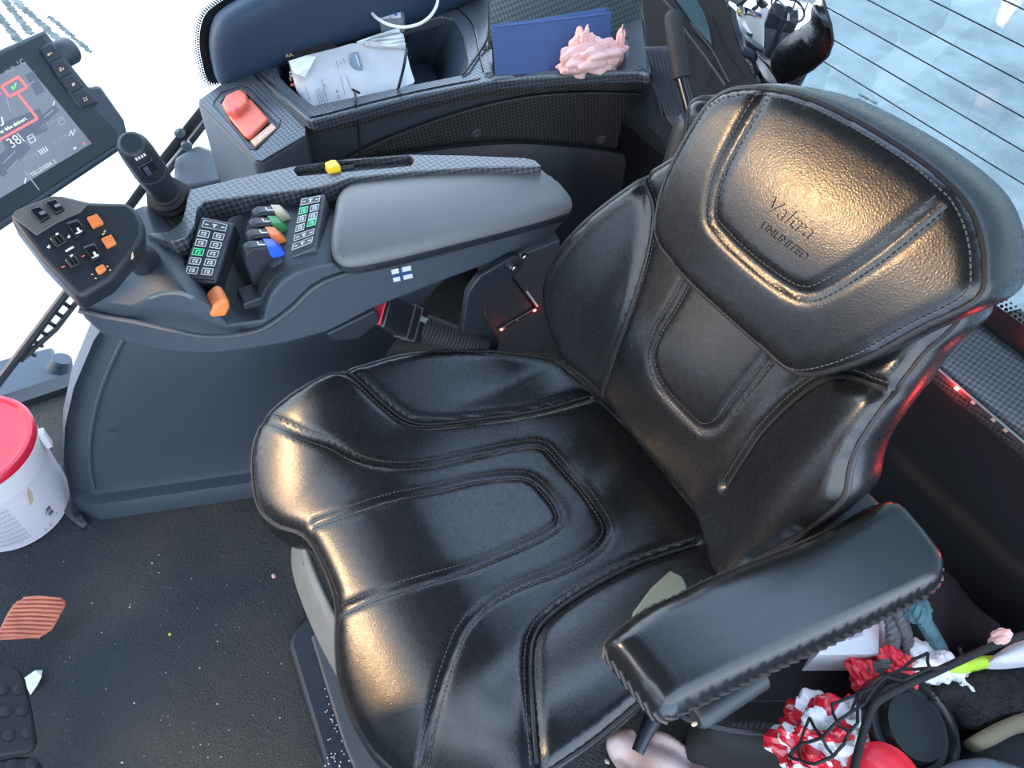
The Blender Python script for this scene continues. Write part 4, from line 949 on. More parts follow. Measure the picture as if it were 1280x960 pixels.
# black cable over the rim and behind the papers
cb = [on(446, 122, RP0+RPn*.03, RPn), on(441, 112, RP0+RPn*.012, RPn), on(444, 116, RP0+RPn*.008, RPn), on(444, 130, RP0+RPn*.006, RPn), on(445, 140, WP0+WPn*.012, WPn), on(448, 165, WP0+WPn*.012, WPn), on(450, 195, WP0+WPn*.014, WPn), on(452, 215, WP0+WPn*.014, WPn)]
cb[0] = on(449, 116, RP0-RPn*.01, RPn)
tag(MB().tube(spline([tuple(p) for p in cb], 6), .0024, 8).build('hanging_cable', 'cable_black'), 'thin black cable hanging over the tray rim in front of the papers', 'cable')
c2 = [on(508, 62, RP0+RPn*.09, RPn), on(505, 82, RP0+RPn*.075, RPn), on(499, 106, RP0+RPn*.012, RPn), on(497, 112, RP0+RPn*.004, RPn)]
tag(MB().tube(spline([tuple(p) for p in c2], 6), .0026, 8).build('tray_cable', 'cable_black'), 'short black cable lying over the right edge of the papers', 'cable')
c3 = [on(613, 22, RP0+RPn*.03, RPn), on(609, 48, RP0+RPn*.012, RPn), on(600, 64, RP0+RPn*.006, RPn), on(586, 84, RP0+RPn*.006, RPn), on(578, 93, RP0+RPn*.003, RPn)]
tag(MB().tube(spline([tuple(p) for p in c3], 6), .0024, 8).build('divider_cable', 'cable_black'), 'thin black cable crossing the divider beside the blue folders', 'cable')
c4 = [on(511, -12, RP0+RPn*.02, RPn), on(512, 20, RP0+RPn*.004, RPn), on(512, 36, RP0-RPn*.02, RPn), on(510, 64, RP0-RPn*.05, RPn), on(518, 100, RP0-RPn*.06, RPn)]
tag(MB().tube(spline([tuple(p) for p in c4], 6), .0026, 8).build('well_cable', 'cable_black'), 'dark cable dropping into the tray right of the papers', 'cable')
ring = [on(a, b, RP0+RPn*.045, RPn) for a, b in spline([(458, -10), (460, 6), (468, 20), (484, 30), (504, 34), (524, 30), (538, 20), (546, 6), (548, -10)], 5)]
tag(MB().tube(ring, .0031, 8).build('charging_cable', 'cable_white'), 'white cable loop over the clear tub', 'cable')

# papers and what else lies in the tray
Pn = Vector((.45, -.05, .9)).normalized(); Pp = P(440, 118, z=.645)
bp2 = Pp-Pn*.012
bat = empty('battery_pack', on(372, 90, bp2, Pn), 'black battery card lettered AA in orange behind the papers', 'battery pack')
cd = plate('card', [(356, 68), (360, 63.5), (404, 53), (414, 53.5), (422, 60), (430, 90), (380, 124), (370, 112)], bp2, Pn, .003, 'bag_black', bat, .001)
text('card_text', 'AA', (357.5, 73.5), (367, 71.5), bp2, Pn, 'icon_orange', cd, lift=.0033, th=.0001)
plate('card_mark', [(361.5, 91), (366, 90), (368, 96), (363, 97)], bp2, Pn, .0034, 'icon_white', cd); plate('card_mark', [(362.5, 93), (364.5, 92.5), (365, 95), (363.5, 95.4)], bp2, Pn, .0037, 'bag_black', cd)
text('card_text', 'P', (364, 103), (367, 102), bp2, Pn, 'icon_orange', cd, lift=.0033, th=.0001); plate('card_mark', [(363, 106), (368, 105), (369, 108), (364, 109)], bp2, Pn, .0034, 'red_plastic', cd)
pap = empty('paper_sheaf', on(440, 95, Pp, Pn), 'sheaf of crumpled printed papers with a grey badge in the console tray', 'papers')
front = [(361, 76.5), (383, 69), (410, 62), (440, 54), (462, 55.5), (485, 59), (507, 64), (504, 85), (500, 112), (450, 128), (392, 140), (383, 128), (371, 114), (366, 96)]
S = Surf(Pp, *[(Pn.orthogonal().normalized())]*1, Pn.cross(Pn.orthogonal().normalized()), Pn, lambda u, v: .0025*np.sin(u*55+v*38)+.0035*np.sin(v*47-u*21))
S.out = resample(S.hit(front, rolled=False), .004, True); S.roll = (.003, .0005)
sh_ = S.mesh('top_sheet', 'paper', pap, .007, ((0, .0015),))
S2 = Surf(Pp-Pn*.006, S.U, S.V, Pn, lambda u, v: .002*np.sin(u*60)); S2.out = resample(S2.hit([(440, 58), (462, 49), (482, 43), (500, 36.5), (503, 44), (506, 52), (508, 63), (512, 82), (519, 103), (500, 110), (450, 110)], rolled=False), .004, True); S2.roll = (.002, .0003)
S2.mesh('folded_sheet', 'paper_white', pap, .008, ((0, .006),))
m = MB()
for (a0, b0), (a1, b1) in (((446, 54), (500, 41)), ((450, 55.5), (505, 48)), ((456, 57), (506, 54)), ((462, 57.5), (507, 60))):
    A, B = on(a0, b0, Pp+Pn*.001, Pn), on(a1, b1, Pp+Pn*.004, Pn); d = (B-A)
    rr = [[A+d*t+Vector((0, 0, .002*math.sin(t*9+a0)))-Pn*.004, A+d*t+Vector((0, 0, .004+.003*math.sin(t*7+b0)))+Pn*.002*t, A+d*t+Vector((0, 0, .0035))+Pn.cross(d).normalized()*.008*t] for t in np.linspace(0, 1, 14)]
    m.grid(rr)
m.build('folded_edges', 'paper_white', pap, solid=.0012)
cf = [on(a, b, Pp+Pn*k, Pn) for a, b, k in ((361, 76.5, .003), (383, 69.5, .010), (395, 71, .006), (388, 84, .014), (381, 96.5, .010), (371, 93, .016), (365, 88, .006))]
MB().add(cf, [(0, 1, 2), (0, 2, 3), (0, 3, 5), (3, 4, 5), (0, 5, 6)]).build('curled_corner', 'paper_white', pap, solid=.0012)
def pin(name, px, mt): return plate(name, px, Pp+Pn*.006, Pn, .0006, mt, sh_)
bd_ = pin('printed_badge', [(437.5, 67), (446.5, 64.5), (448, 66), (454, 85), (452.5, 87), (445, 86.5), (440, 81), (437.5, 73)], 'paper_band')
m = MB()
for i in range(8):
    t = i/8; a = on(444+t*4.5, 68.5+t*14.5, Pp+Pn*.0067, Pn); b = on(445.6+t*4.5, 69.6+t*14.5, Pp+Pn*.0067, Pn); m.tube([a, b], .0010, 4, smooth=False)
tag(m.build('badge_print', 'icon_white', sh_), kind='stuff')
m = MB()
for (x0, y0, x1, y1) in ((420, 76.5, 423, 85), (425, 77, 427, 80), (429, 73, 431, 79), (426, 94, 431, 118), (433, 94, 439, 112), (402, 99, 409, 122), (394, 112, 400, 130), (397, 110, 404, 132), (399, 111, 406, 129), (403, 111, 410, 127), (381, 107, 388, 127), (405, 106, 408, 108)):
    m.tube([on(x0, y0, Pp+Pn*.0062, Pn), on(x1, y1, Pp+Pn*.0062, Pn)], .0006, 4, smooth=False)
m.lathe(on(421.5, 114.5, Pp+Pn*.006, Pn), Pn, [(.0022, 0), (.0022, .0006)], 12, smooth=False); m.tube([on(423, 119, Pp+Pn*.0062, Pn), on(424, 123, Pp+Pn*.0062, Pn)], .0014, 4)
tag(m.build('printed_lines', 'ink', sh_), kind='stuff')
# clear tub with a card of drawn berries
tb = empty('clear_tub', on(494, 10, RP0, RPn), 'small clear plastic tub with a red and blue dotted card, under the white cable', 'tub')
tp = [on(a, b, RP0+RPn*.03, RPn) for a, b in ((469, 10), (470, -14), (505, -14), (506, 8), (504, 24), (474, 26))]
MB().prism(tp, -RPn*.028).build('tub_body', 'clear_plastic', tb, bevel=.004)
cdq = plate('card', [(474, 9), (500, 8), (501, 22), (475, 24)], RP0+RPn*.031, RPn, .001, 'paper_white', tb)
for (x_, y_, r_, mt_) in ((481, 17, 2.6, 'pill_red'), (484, 18.5, 2, 'pill_red'), (492, 13.5, 3, 'pill_blue'), (495, 18.5, 2.2, 'pill_blue'), (478.5, 11, 1.4, 'pill_blue'), (488, 21.5, 1.2, 'pill_red')):
    MB().lathe(on(x_, y_, RP0+RPn*.032, RPn), RPn, [(r_*.0016, 0), (r_*.0016, .0006)], 12, smooth=False).build('printed_berry', mt_, cdq)
MB().prism([on(a, b, RP0+RPn*.034, RPn) for a, b in ((480, -6), (500, -6), (503, 2), (496, 7), (484, 7), (479, 2))], RPn*.008).build('tub_lid', 'clear_plastic', tb, bevel=.003)
# blue folders and tissues
Fn = Vector((.75, -.12, .62)).normalized(); Fp = on(690, 92, RP0-RPn*.01, RPn)
f2 = plate('blue_folder', [(640, 30), (757, 10), (757.5, 80), (640, 84)], Fp-Fn*.016, Fn, .007, 'folder_edge', None, .001); tag(f2, 'dark blue folder behind, its top edge showing above the front one', 'folder', 'blue folders in the rear bin')
f1 = empty('blue_folder', on(690, 60, Fp, Fn), 'blue cardboard folder in front in the rear bin with a pink tissue against it', 'folder', 'blue folders in the rear bin')
plate('cover', [(614, 31), (763, 14), (763, 88), (619, 95)], Fp, Fn, .003, 'folder_blue', f1, .001)
plate('folder_flap', [(617, 32.5), (763, 15.6), (763, 18), (618, 35)], Fp, Fn, .0042, 'folder_edge', f1)
def crumple(name, c, size, material, parent=None, seed=0, amp=.25, res=4, freq=3.0):
    bm = bmesh.new(); bmesh.ops.create_icosphere(bm, subdivisions=res, radius=1); r = np.random.default_rng(seed)
    W_ = r.normal(size=(10, 3))*freq; ph = r.uniform(0, 6.28, 10)
    for v in bm.verts:
        q = np.array(v.co); s = sum((abs(math.sin(w@q+p))-.5)/(1+.18*np.linalg.norm(w)) for w, p in zip(W_, ph))
        v.co *= 1+amp*s; v.co = Vector((v.co.x*size[0], v.co.y*size[1], v.co.z*size[2]))+Vector(c)
    me = bpy.data.meshes.new(name); bm.to_mesh(me); bm.free(); box_uv(me); o = link(name, me, material, parent)
    me.polygons.foreach_set('use_smooth', [True]*len(me.polygons)); me.set_sharp_from_angle(angle=math.radians(32)); return o
tq = on(738, 74, Fp+Fn*.03, Fn)
tag(crumple('pink_tissue', tq, (.028, .052, .027), 'tissue_pink', None, 3, .30, 5, 3.4), 'crumpled pink tissue in front of the blue folders', 'tissue', 'pink tissues in the rear bin')
tag(crumple('pink_tissue', on(727, 58, Fp+Fn*.032, Fn), (.014, .016, .026), 'tissue_pink', None, 5, .4, 4, 4), 'small upright pink tissue peak behind the larger crumple', 'tissue', 'pink tissues in the rear bin')
tag(crumple('pink_tissue', on(772, 66, Fp+Fn*.025, Fn), (.010, .008, .033), 'tissue_pink', None, 8, .35, 4, 4), 'narrow pink tissue strip standing right of the crumpled one', 'tissue', 'pink tissues in the rear bin')
# rear bin back wall in carbon
MB().prism([on(a, b, Fp-Fn*.05, Fn) for a, b in ((612, -20), (800, -20), (800, 60), (612, 60))], -Fn*.01).build('bin_back', 'carbon_dark', sc)

# fender trim beside the glass with its black dotted border
FT = Surf((WX+.03, .5, .8), (0, 1, 0), (0, 0, 1), (1, 0, 0), lambda u, v: 0*u+.01)
fo = FT.hit([(283, 113), (273, 90), (270, 62), (276, 36), (292, 20), (335, -3), (420, -42), (560, -60), (620, -20), (560, 20), (400, 70), (320, 104)], rolled=False)
FT.out = resample(spline(fo, 5, True), .006, True); FT.roll = (.035, .014)
ft = FT.mesh('fender_trim', 'fender_blue', None, .009, ((-.002, .01), (.0, .03)))
tag(ft, 'dark blue-grey padded fender trim rising beside the right-hand glass', 'trim panel')
c0 = FT.out.mean(0); bord = FT.out; ob = bord+(bord-c0)/np.linalg.norm(bord-c0, axis=1)[:, None]*.016
def x3(q, x): return Vector((x, .5+q[0], .8+q[1]))
MB().grid([[x3(q, WX-.012) for q in bord+(c0-bord)*.1], [x3(q, WX-.010) for q in ob]], closed=True, smooth=False).build('black_border', 'frit', ft)
m = MB()
for k in range(4):
    rg = resample(ob+(ob-c0)/np.linalg.norm(ob-c0, axis=1)[:, None]*(.002+.0042*k), .0048, True)
    for i, q in enumerate(rg): m.lathe(x3(q, WX-.0125), (1, 0, 0), [(.0021-.0004*k, 0), (.0021-.0004*k, .001)], 6, smooth=False)
tag(m.build('border_dots', 'frit', ft), kind='stuff')
# rear corner: dark panel with quarter glass, its edge strips
QP0 = P(850, 100, y=1.0); QPn = Vector((.62, -.78, .05)).normalized()
cp_ = empty('rear_corner_panel', QP0-Vector((0, 0, .3)), 'dark ribbed corner panel between the side console and the rear glass', 'panel')
deck('panel', [(800, -20), (905, -20), (925, 40), (948, 106), (905, 130), (870, 170), (855, 215), (838, 205), (822, 160), (813, 95)], [[(836, -8), (866, -8), (880, 16), (886, 34), (891, 63), (866, 34)]], QP0, QPn, .012, 'plastic_dark', cp_)
plate('quarter_glass', [(834, -10), (868, -10), (882, 14), (888, 34), (893, 66), (864, 34)], QP0-QPn*.008, QPn, .003, 'glass_rear', cp_)
for L, w in ((((826, -4), (852, 24)), .003), (((852, 32), (878, 66), (906, 106)), .003), (((863, 28), (890, 62), (911, 102)), .002)):
    MB().tube([on(a, b, QP0+QPn*.002, QPn) for a, b in L], w, 6).build('edge_strip', 'plastic_mid', cp_)
plate('ribbed_plate', [(806, 58), (838, 56), (850, 100), (862, 140), (850, 165), (835, 150), (816, 108)], QP0, QPn, .006, 'plastic_slate', cp_, .002)
for i in range(7): plate('rib', [(808+i*4.6, 62), (809.6+i*4.6, 62), (830+i*4.4, 142), (828+i*4.4, 142)], QP0, QPn, .008, 'plastic', cp_)
for L in ([(866, 40), (893, 68), (884, 108), (866, 84)], [(890, 20), (905, 60), (930, 96), (912, 102), (893, 64)]): plate('inlay', L, QP0, QPn, .003, 'plastic_dark', cp_)
# hand lever in the corner
hl_ = empty('hand_brake_lever', P(868, 160, y=.90), 'tall black lever with a round grip standing in the corner behind the seat', 'lever')
A = P(840, 14, y=.92); B = P(852, 99, y=.90); C_ = P(866, 150, y=.89); d = (B-A)
MB().tube([A, A+d*.04, A+d*.12, A+d*.5, A+d*.9, A+d*.985, B], [.008, .0125, .0148, .0148, .0148, .0138, .010], 20).build('grip', 'rubber', hl_)
MB().tube([B-d*.03, B.lerp(C_, .5), C_], .0095, 14).build('shaft', 'plastic_gloss', hl_)
MB().lathe(C_-Vector((0, 0, .19)), (0, 0, 1), [(.034, 0), (.03, .18), (.022, .195)], 20).build('lever_base', 'plastic_dark', hl_, bevel=.003)
MB().prism([C_+Vector((dx, dy, -.19)) for dx, dy in ((-.05, -.04), (.05, -.04), (.05, .04), (-.05, .04))], (0, 0, -(C_.z-.19))).build('lever_housing', 'plastic_dark', hl_, bevel=.01)
# small convex mirror
MC = P(972, 42, y=.93); MN = Vector((.40, -.90, .06)).normalized()
MU = Vector((0, 0, 1)).cross(MN).normalized(); MV = MN.cross(MU)
MR = Surf(MC, MU, MV, MN, lambda u, v: -(u*u+v*v)/(2*.46))
mo = MR.hit([(903, -14), (1020, -14), (1027, 0), (1037, 32), (1040, 52), (1034, 70), (1016, 86), (990, 101), (968, 106), (949, 104), (940, 92), (920, 44)], rolled=False)
MR.out = resample(mo, .004, True); MR.roll = (.006, .0002)
mi = empty('rear_view_mirror', MC, 'convex mirror by the rear glass reflecting the steering wheel and snow', 'mirror')
MR.mesh('mirror_glass', 'mirror_glass', mi, .007, ((0, .002),))
rm = MR.ring(); MB().tube([Vector(p)-MN*.003 for p in rm], .0028, 8, closed=True).build('mirror_rim', 'plastic_gloss', mi)
k = len(rm); bk_ = MB(); bk_.v = [tuple(Vector(p)-MN*.006) for p in rm]+[tuple(MC-MN*.035)]; bk_.f = [(i, (i+1) % k, k) for i in range(k)]; bk_.sm = [True]*k
bk_.build('mirror_back', 'plastic_dark', mi)
MB().tube([MC-MN*.03, P(1000, 92, y=1.0), P(985, 120, y=1.05)], .011, 10).build('mirror_arm', 'plastic_dark', mi)
# steering wheel and dash ahead of the seat (seen in the mirror)
stw = empty('steering_wheel', (-.42, -.55, .80), 'black three-spoke steering wheel ahead of the seat, seen in the mirror', 'steering wheel')
sx = Vector((0, .55, .83)).normalized(); su = Vector((1, 0, 0)); sv = sx.cross(su)
MB().tube([stw.location+su*.2*math.cos(t)+sv*.2*math.sin(t) for t in np.linspace(0, 2*math.pi, 48, endpoint=False)], .015, 12, closed=True).build('rim', 'rubber', stw)
MB().lathe(stw.location-sx*.05, sx, [(.05, 0), (.06, .02), (.055, .05)], 24).build('hub', 'plastic_dark', stw)
for t in (math.radians(90), math.radians(210), math.radians(330)): MB().tube([stw.location-sx*.02, stw.location+(su*math.cos(t)+sv*math.sin(t))*.195], .012, 8).build('spoke', 'steel', stw)
dsb = empty('dashboard', (-.42, -.75, 0), 'black steering column and dash ahead of the seat, seen in the mirror', 'dashboard')
MB().tube([stw.location-sx*.05, Vector((-.42, -.75, .50)), Vector((-.42, -.95, .0))], [.05, .07, .11], 14).build('column', 'plastic_dark', dsb)
MB().prism([(-.66, -.62, .70), (-.22, -.62, .70), (-.24, -.78, .82), (-.64, -.78, .82)], (0, -.06, -.22)).build('instrument_pod', 'plastic_dark', dsb, bevel=.03)
MB().tube([(-.58, -.60, .72), (-.66, -.58, .80), (-.69, -.56, .90)], [.008, .010, .014], 10).build('shuttle_lever', 'plastic', dsb)

# wiper on the right-hand glass
wp = empty('side_wiper', P(40, 420, x=WX-.06), 'long black slotted wiper arm slanting across the right-hand glass', 'wiper')
wx = WX-.06
A = P(-14, 494, x=wx); B = P(86, 362, x=wx); d = (B-A); up = Vector((1, 0, 0)).cross(d).normalized()
for s_, t0, t1, w in ((.0, 0, 1, .010), (-.03, .35, 1, .0065)): MB().tube([A+d*t0+up*s_*.3, A+d*(t0*.5+t1*.5)+up*s_, A+d*t1+up*s_], w, 8).build('arm_rail', 'plastic_dark', wp)
for t in (.45, .54, .63, .72, .81, .9, .98): MB().tube([A+d*t, A+d*(t-.03)-up*.03], .005, 6).build('arm_rung', 'plastic_dark', wp)
B2 = P(200, 206, x=wx); C2 = P(262, 128, x=wx)
MB().tube([B, B2, C2], [.009, .011, .011], 8, up=(1, 0, 0), flat=.5).build('wiper_blade', 'rubber', wp)
D0 = P(203, 222, x=wx-.03); D1 = P(262, 146, x=wx-.03); MB().tube([D0, D1], .008, 8).build('link_rod', 'plastic_dark', wp)
for px in ((224, 165), (233, 182)): MB().lathe(P(*px, x=wx+.012), (1, 0, 0), [(.011, -.004), (.011, .004), (.006, .006)], 12).build('joint_pin', 'steel', wp)
# step and mudguard outside, dusted with snow
es = empty('access_step', P(40, 560, x=WX-.12)-Vector((0, 0, .1)), 'snow-dusted dark step outside the right-hand glass behind the bucket', 'step')
mb = MB().prism([P(a, b, x=WX-.10) for a, b in ((-40, 520), (0, 500), (38, 489), (80, 478), (92, 600), (-40, 640))], (-.14, 0, 0)); mb.build('step_tread', 'plastic_slate', es, bevel=.01)
crumple('snow_dusting', P(60, 505, x=WX-.13), (.05, .08, .012), 'track', es, 4, .2)
MB().tube([P(68, 500, x=WX-.16), P(72, 470, x=WX-.16), P(78, 448, x=WX-.16)], [.035, .037, .022], 12).build('mudflap', 'plastic_slate', es)

# ================================================================== WHEEL ARCH, FLOOR, BUCKET, PEDALS
wa = empty('wheel_arch_cover', (-1.1, .05, 0), 'big smooth dark plastic cover over the right wheel arch below the armrest', 'cover')
b0 = P(112, 652, z=0); b1 = P(330, 620, z=0); bd3 = (b1-b0).normalized(); bn = Vector((bd3.y, -bd3.x, 0))
if bn.x < 0: bn = -bn
def arch_section(z, inset, back, tail=.06, nose=.042):
    s0 = b0+bd3*(back+.008+nose)-bn*inset; out = []
    tdir = Vector((-.93, -.12, 0))
    for t in (1, .75, .5, .3, .15, .06): out.append(s0-bd3*nose*.35*(1-t)+tdir*tail*t-bd3*nose*.65)
    for a in (0, .25, .5, .75, 1): out.append(s0-bd3*nose*(1-a)**2*.65+tdir*.03*(1-a)**1.5)
    for t in (.06, .15, .25, .35, .42, .50): out.append(s0+bd3*t)
    return [Vector((p.x, p.y, z)) for p in out]
rows = [arch_section(0, 0, -.03), arch_section(.03, .004, -.03), arch_section(.042, .010, -.03), arch_section(.046, .032, -.03), arch_section(.06, .038, -.03), arch_section(.15, .040, -.008), arch_section(.25, .042, .03), arch_section(.35, .046, .08), arch_section(.45, .055, .145), arch_section(.53, .075, .22), arch_section(.57, .12, .28)]
MB().grid(rows).build('arch_shell', 'plastic', wa, ang=50)
sm = [arch_section(z, i_, b_)[10]+bn*.001 for z, i_, b_ in ((.06, .038, -.026), (.15, .040, -.004), (.25, .042, .034), (.35, .046, .084), (.45, .055, .149), (.53, .075, .224))]
MB().tube(spline([tuple(p) for p in sm], 5), .0035, 8).build('panel_seam', 'plastic_slate', wa)
a = P(140, 540, z=.2); 
o = on(140, 540, b0-bn*.041, bn); MB().lathe(o-bn*.002, bn, [(.008, 0), (.008, .004), (.005, .0035), (.004, .001)], 14).build('recessed_screw', 'plastic_mid', wa)
MB().prism([P(a, b, z=0) for a, b in ((60, 590), (78, 582), (100, 640), (112, 656), (104, 662), (84, 646))], (0, 0, .012)).build('foot_flange', 'plastic_mid', wa, bevel=.004)

bu = empty('plastic_bucket', (-1.165, -.388, 0), 'white plastic bucket with a red lid and printed label on the floor', 'bucket')
bc = bu.location.copy(); H = .215; R0, R1 = .103, .113
MB().lathe(bc, (0, 0, 1), [(R0-.004, 0), (R0, .004), (R0+(R1-R0)*.5, H*.5), (R1-.001, H-.025), (R1+.003, H-.024), (R1+.003, H-.012), (R1, H-.01), (R1, H)], 64).build('bucket_body', 'white_plastic', bu)
MB().lathe(bc+Vector((0, 0, H-.008)), (0, 0, 1), [(R1+.002, 0), (R1+.006, .003), (R1+.006, .012), (R1+.002, .017), (R1-.004, .018), (R1-.008, .012), (R1-.013, .011), (R1-.02, .0105), (.02, .0105), (.0, .0105)], 64).build('bucket_lid', 'lid_red', bu)['label'] = 'red snap-on lid'
# wrap-around label with rows of small print and a bar code
def onb(t, z, k=.0008): 
    r = R0+(R1-R0)*z/H+k; return bc+Vector((r*math.cos(t), r*math.sin(t), z))
td = math.atan2(-bc.y, -bc.x)+.22      # side towards the seat
lbm = MB().grid([[onb(td-1.5+i*.06, z) for i in range(51)] for z in (.010, .05, .10, .155)], smooth=True)
lab = lbm.build('printed_label', 'label_paper', bu)
m = MB()
for i in range(8):
    for r in range(3):
        z = .135-i*.0145-r*.0036
        t = td-1.2
        while t < td-.34:
            w = random.uniform(.02, .07); m.add([onb(t, z-.0009, .0014), onb(min(t+w, td-.33), z-.0009, .0014), onb(min(t+w, td-.33), z+.0009, .0014), onb(t, z+.0009, .0014)], [(0, 1, 2, 3)]); t += w+.012
tag(m.build('small_print', 'ink_grey', lab), kind='stuff')
m = MB()
for z0 in (.040, .054):
    for i in range(12):
        z = z0+i*.00095; m.add([onb(td+.10, z, .0014), onb(td+.21, z, .0014), onb(td+.21, z+.0005+.0003*(i % 3 == 0), .0014), onb(td+.10, z+.0005, .0014)], [(0, 1, 2, 3)])
for t, z in ((td+.07, .05), (td-.1, .014), (td+.02, .014)): m.add([onb(t, z, .0014), onb(t+.015, z, .0014), onb(t+.015, z+.008, .0014), onb(t, z+.008, .0014)], [(0, 1, 2, 3)])
for r in range(2): m.add([onb(td+.22, .030-r*.004, .0014), onb(td+.62, .030-r*.004, .0014), onb(td+.62, .0312-r*.004, .0014), onb(td+.22, .0312-r*.004, .0014)], [(0, 1, 2, 3)])
m.build('bar_code', 'ink', lab)
m = MB().add([onb(td+.02, .135, .0014), onb(td+.10, .150, .0014), onb(td+.10, .128, .0014), onb(td+.05, .112, .0014), onb(td-.05, .104, .0014)], [(0, 1, 2, 3, 4)]); m.build('brown_stain', 'beige', lab)
t = td+.95; MB().frame_box(onb(t, H-.04, .008), Vector((math.cos(t), math.sin(t), 0))*.006, Vector((-math.sin(t), math.cos(t), 0))*.009, (0, 0, .022)).build('handle_lug', 'white_plastic', bu, bevel=.002)

ap = empty('accelerator_pedal', P(30, 790, z=0), 'orange ribbed accelerator pedal tilted above the floor mat', 'pedal')
AN = Vector((.15, .35, .93)).normalized(); A0 = P(40, 775, z=.05)
ol = [(0, 787), (8, 770), (17, 756), (33, 746), (50, 745), (76, 748), (82, 752), (81.5, 758), (72, 776), (65, 788), (50, 797), (30, 799), (-24, 802), (-20, 796)]
plate('pedal_plate', ol, A0, AN, .004, 'orange_pedal', ap, .002)
poly = np.array(ol, float)
for i in range(10):
    y_ = 749.5+i*5.2; x_ = []
    for k in range(len(poly)):
        (xa, ya), (xb, yb) = poly[k], poly[(k+1) % len(poly)]
        if (ya > y_) != (yb > y_): x_.append(xa+(y_-ya)/(yb-ya)*(xb-xa))
    if len(x_) < 2: continue
    xa, xb = min(x_)+1.5, max(x_)-1.5; mid = (xa+xb)/2
    plate('rib', [(xa, y_-1.4), (mid, y_-2.4), (xb, y_-.6), (xb, y_+2.2), (mid, y_+.8), (xa, y_+1.6)], A0, AN, .0075, 'orange_pedal', ap, .0008)
MB().tube([on(-10, 795, A0, AN)-Vector((0, 0, .01)), P(-30, 800, z=.0)], .01, 8).build('pedal_arm', 'black_metal', ap)
def brake(name, label, ol, studs, p0, n):
    e = empty(name, on(*ol[0], p0, n)-Vector((0, 0, .06)), label, 'pedal', 'brake pedals')
    plate('pedal_pad', ol, p0, n, .012, 'rubber', e, .006)
    for px in studs: MB().lathe(on(*px, p0, n)+n*.012, n, [(.0085, -.002), (.0085, .0025), (.006, .004)], 16).build('rubber_stud', 'rubber', e)
    MB().tube([on(5, ol[0][1]+60, p0, n)-n*.004, on(-40, ol[0][1]+40, p0, n)-n*.08], .012, 8).build('pedal_arm', 'black_metal', e)
BN = Vector((.1, .42, .9)).normalized(); Bq = P(20, 890, z=.09)
brake('brake_pedal', 'black studded brake pedal at the left edge of the floor', [(-50, 836), (0, 834), (14, 835), (24, 839), (31, 852), (40, 890), (46, 928), (44, 938), (36, 944), (-50, 956)], ((3, 866), (22, 866), (6, 893), (27, 892), (10, 923), (33, 920), (-14, 866), (-12, 893), (-10, 923)), Bq, BN)
Bq2 = P(20, 980, z=.08)
brake('brake_pedal', 'second black brake pedal at the lower left corner below the first', [(-50, 962), (0, 952), (20, 948), (40, 948), (52, 958), (60, 1000), (-50, 1010)], ((14, 960), (38, 958), (12, 985), (38, 985)), Bq2, BN)
sc_ = [P(a, b, z=k) for a, b, k in ((30, 848, .004), (44, 838, .012), (53, 838, .006), (52, 846, .014), (47, 856, .006), (38, 869, .003), (33, 858, .012))]
tag(MB().add(sc_, [(0, 1, 6), (1, 3, 6), (1, 2, 3), (3, 4, 6), (4, 5, 6)]).build('paper_scrap', 'paper_white', None, solid=.001), 'torn white paper scrap beside the black pedal', 'paper scrap')
for px, mt_, lb_, r_ in (((212, 793), 'crumb_yellow', 'yellow grain lying alone in the middle of the floor mat', .0028), ((342, 720), 'tissue_pink', 'pinkish crumb on the floor by the seat corner', .0045), ((162, 759), 'crumb', 'pale crumb on the floor right of the orange pedal', .0018), ((190, 704), 'crumb', 'pale crumb on the floor below the wheel arch cover', .002)):
    tag(crumple('floor_crumb', P(*px, z=.002), (r_, r_*.8, r_*.7), mt_, None, 2, .2, 2), lb_, 'crumb')
m = MB()
for i in range(130):
    px = (random.uniform(20, 420), random.uniform(690, 958))
    if px[0] > 330+ (px[1]-690)*.25: continue
    if px[0] < 60 and px[1] > 730: continue
    p = P(*px, z=0); r = random.choice((.0005, .0006, .0008, .0012)); m.ball(p+Vector((0, 0, r*.5)), r, 5, 3, (random.uniform(.7, 1.8), random.uniform(.7, 1.5), .7))
for i in range(60):
    p = P(random.uniform(405, 440), random.uniform(850, 960), z=.032); m.ball(p, .0014, 5, 3)
tag(m.build('crumbs', 'crumb'), 'fine pale crumbs and grit scattered over the black floor mat', 'crumbs', None, 'stuff')

# ================================================================== REAR: LED STRIPS
def led_strip(label, pts, leds, nrm, wdt=.008):
    e = empty('led_strip', pts[0], label, 'light strip')
    nrm = Vector(nrm).normalized(); a, b = Vector(pts[0]), Vector(pts[-1]); t = (b-a).normalized(); s_ = nrm.cross(t)
    MB().frame_box((a+b)/2, t*(b-a).length/2, s_*wdt/2, nrm*.002).build('strip', 'strip_plastic', e)
    MB().tube([a+s_*wdt/2+nrm*.003, b+s_*wdt/2+nrm*.003], .0018, 6).build('strip_edge', 'plastic_grey', e)
    for k, on_ in leds:
        p = a+(b-a)*k+nrm*.003
        c = MB().frame_box(p, t*.003, s_*.0025, nrm*.0012).build('led', 'led_red' if on_ else 'led_off', e)
        if on_:
            MB().ball(p+nrm*.0014, .0016, 8, 5).build('led_core', 'led_core', c)
            ld = bpy.data.lights.new('led_glow', 'POINT'); lo = bpy.data.objects.new('led_glow', ld); COL.objects.link(lo); lo.location = p+nrm*.012; ld.energy = on_; ld.color = (1, .04, .03); ld.shadow_soft_size = .004
    return e
a = P(1160, 450, y=1.0); b = P(1400, 655, y=1.0); L_ = (b-a).length; a2 = a-(b-a).normalized()*.25
tl_ = (L_+.25); kk = lambda x: ((P(x, 0, y=1.0)-a2).length)/tl_
def kx_(px): return ((P(*px, y=1.0)-a2).length)/tl_
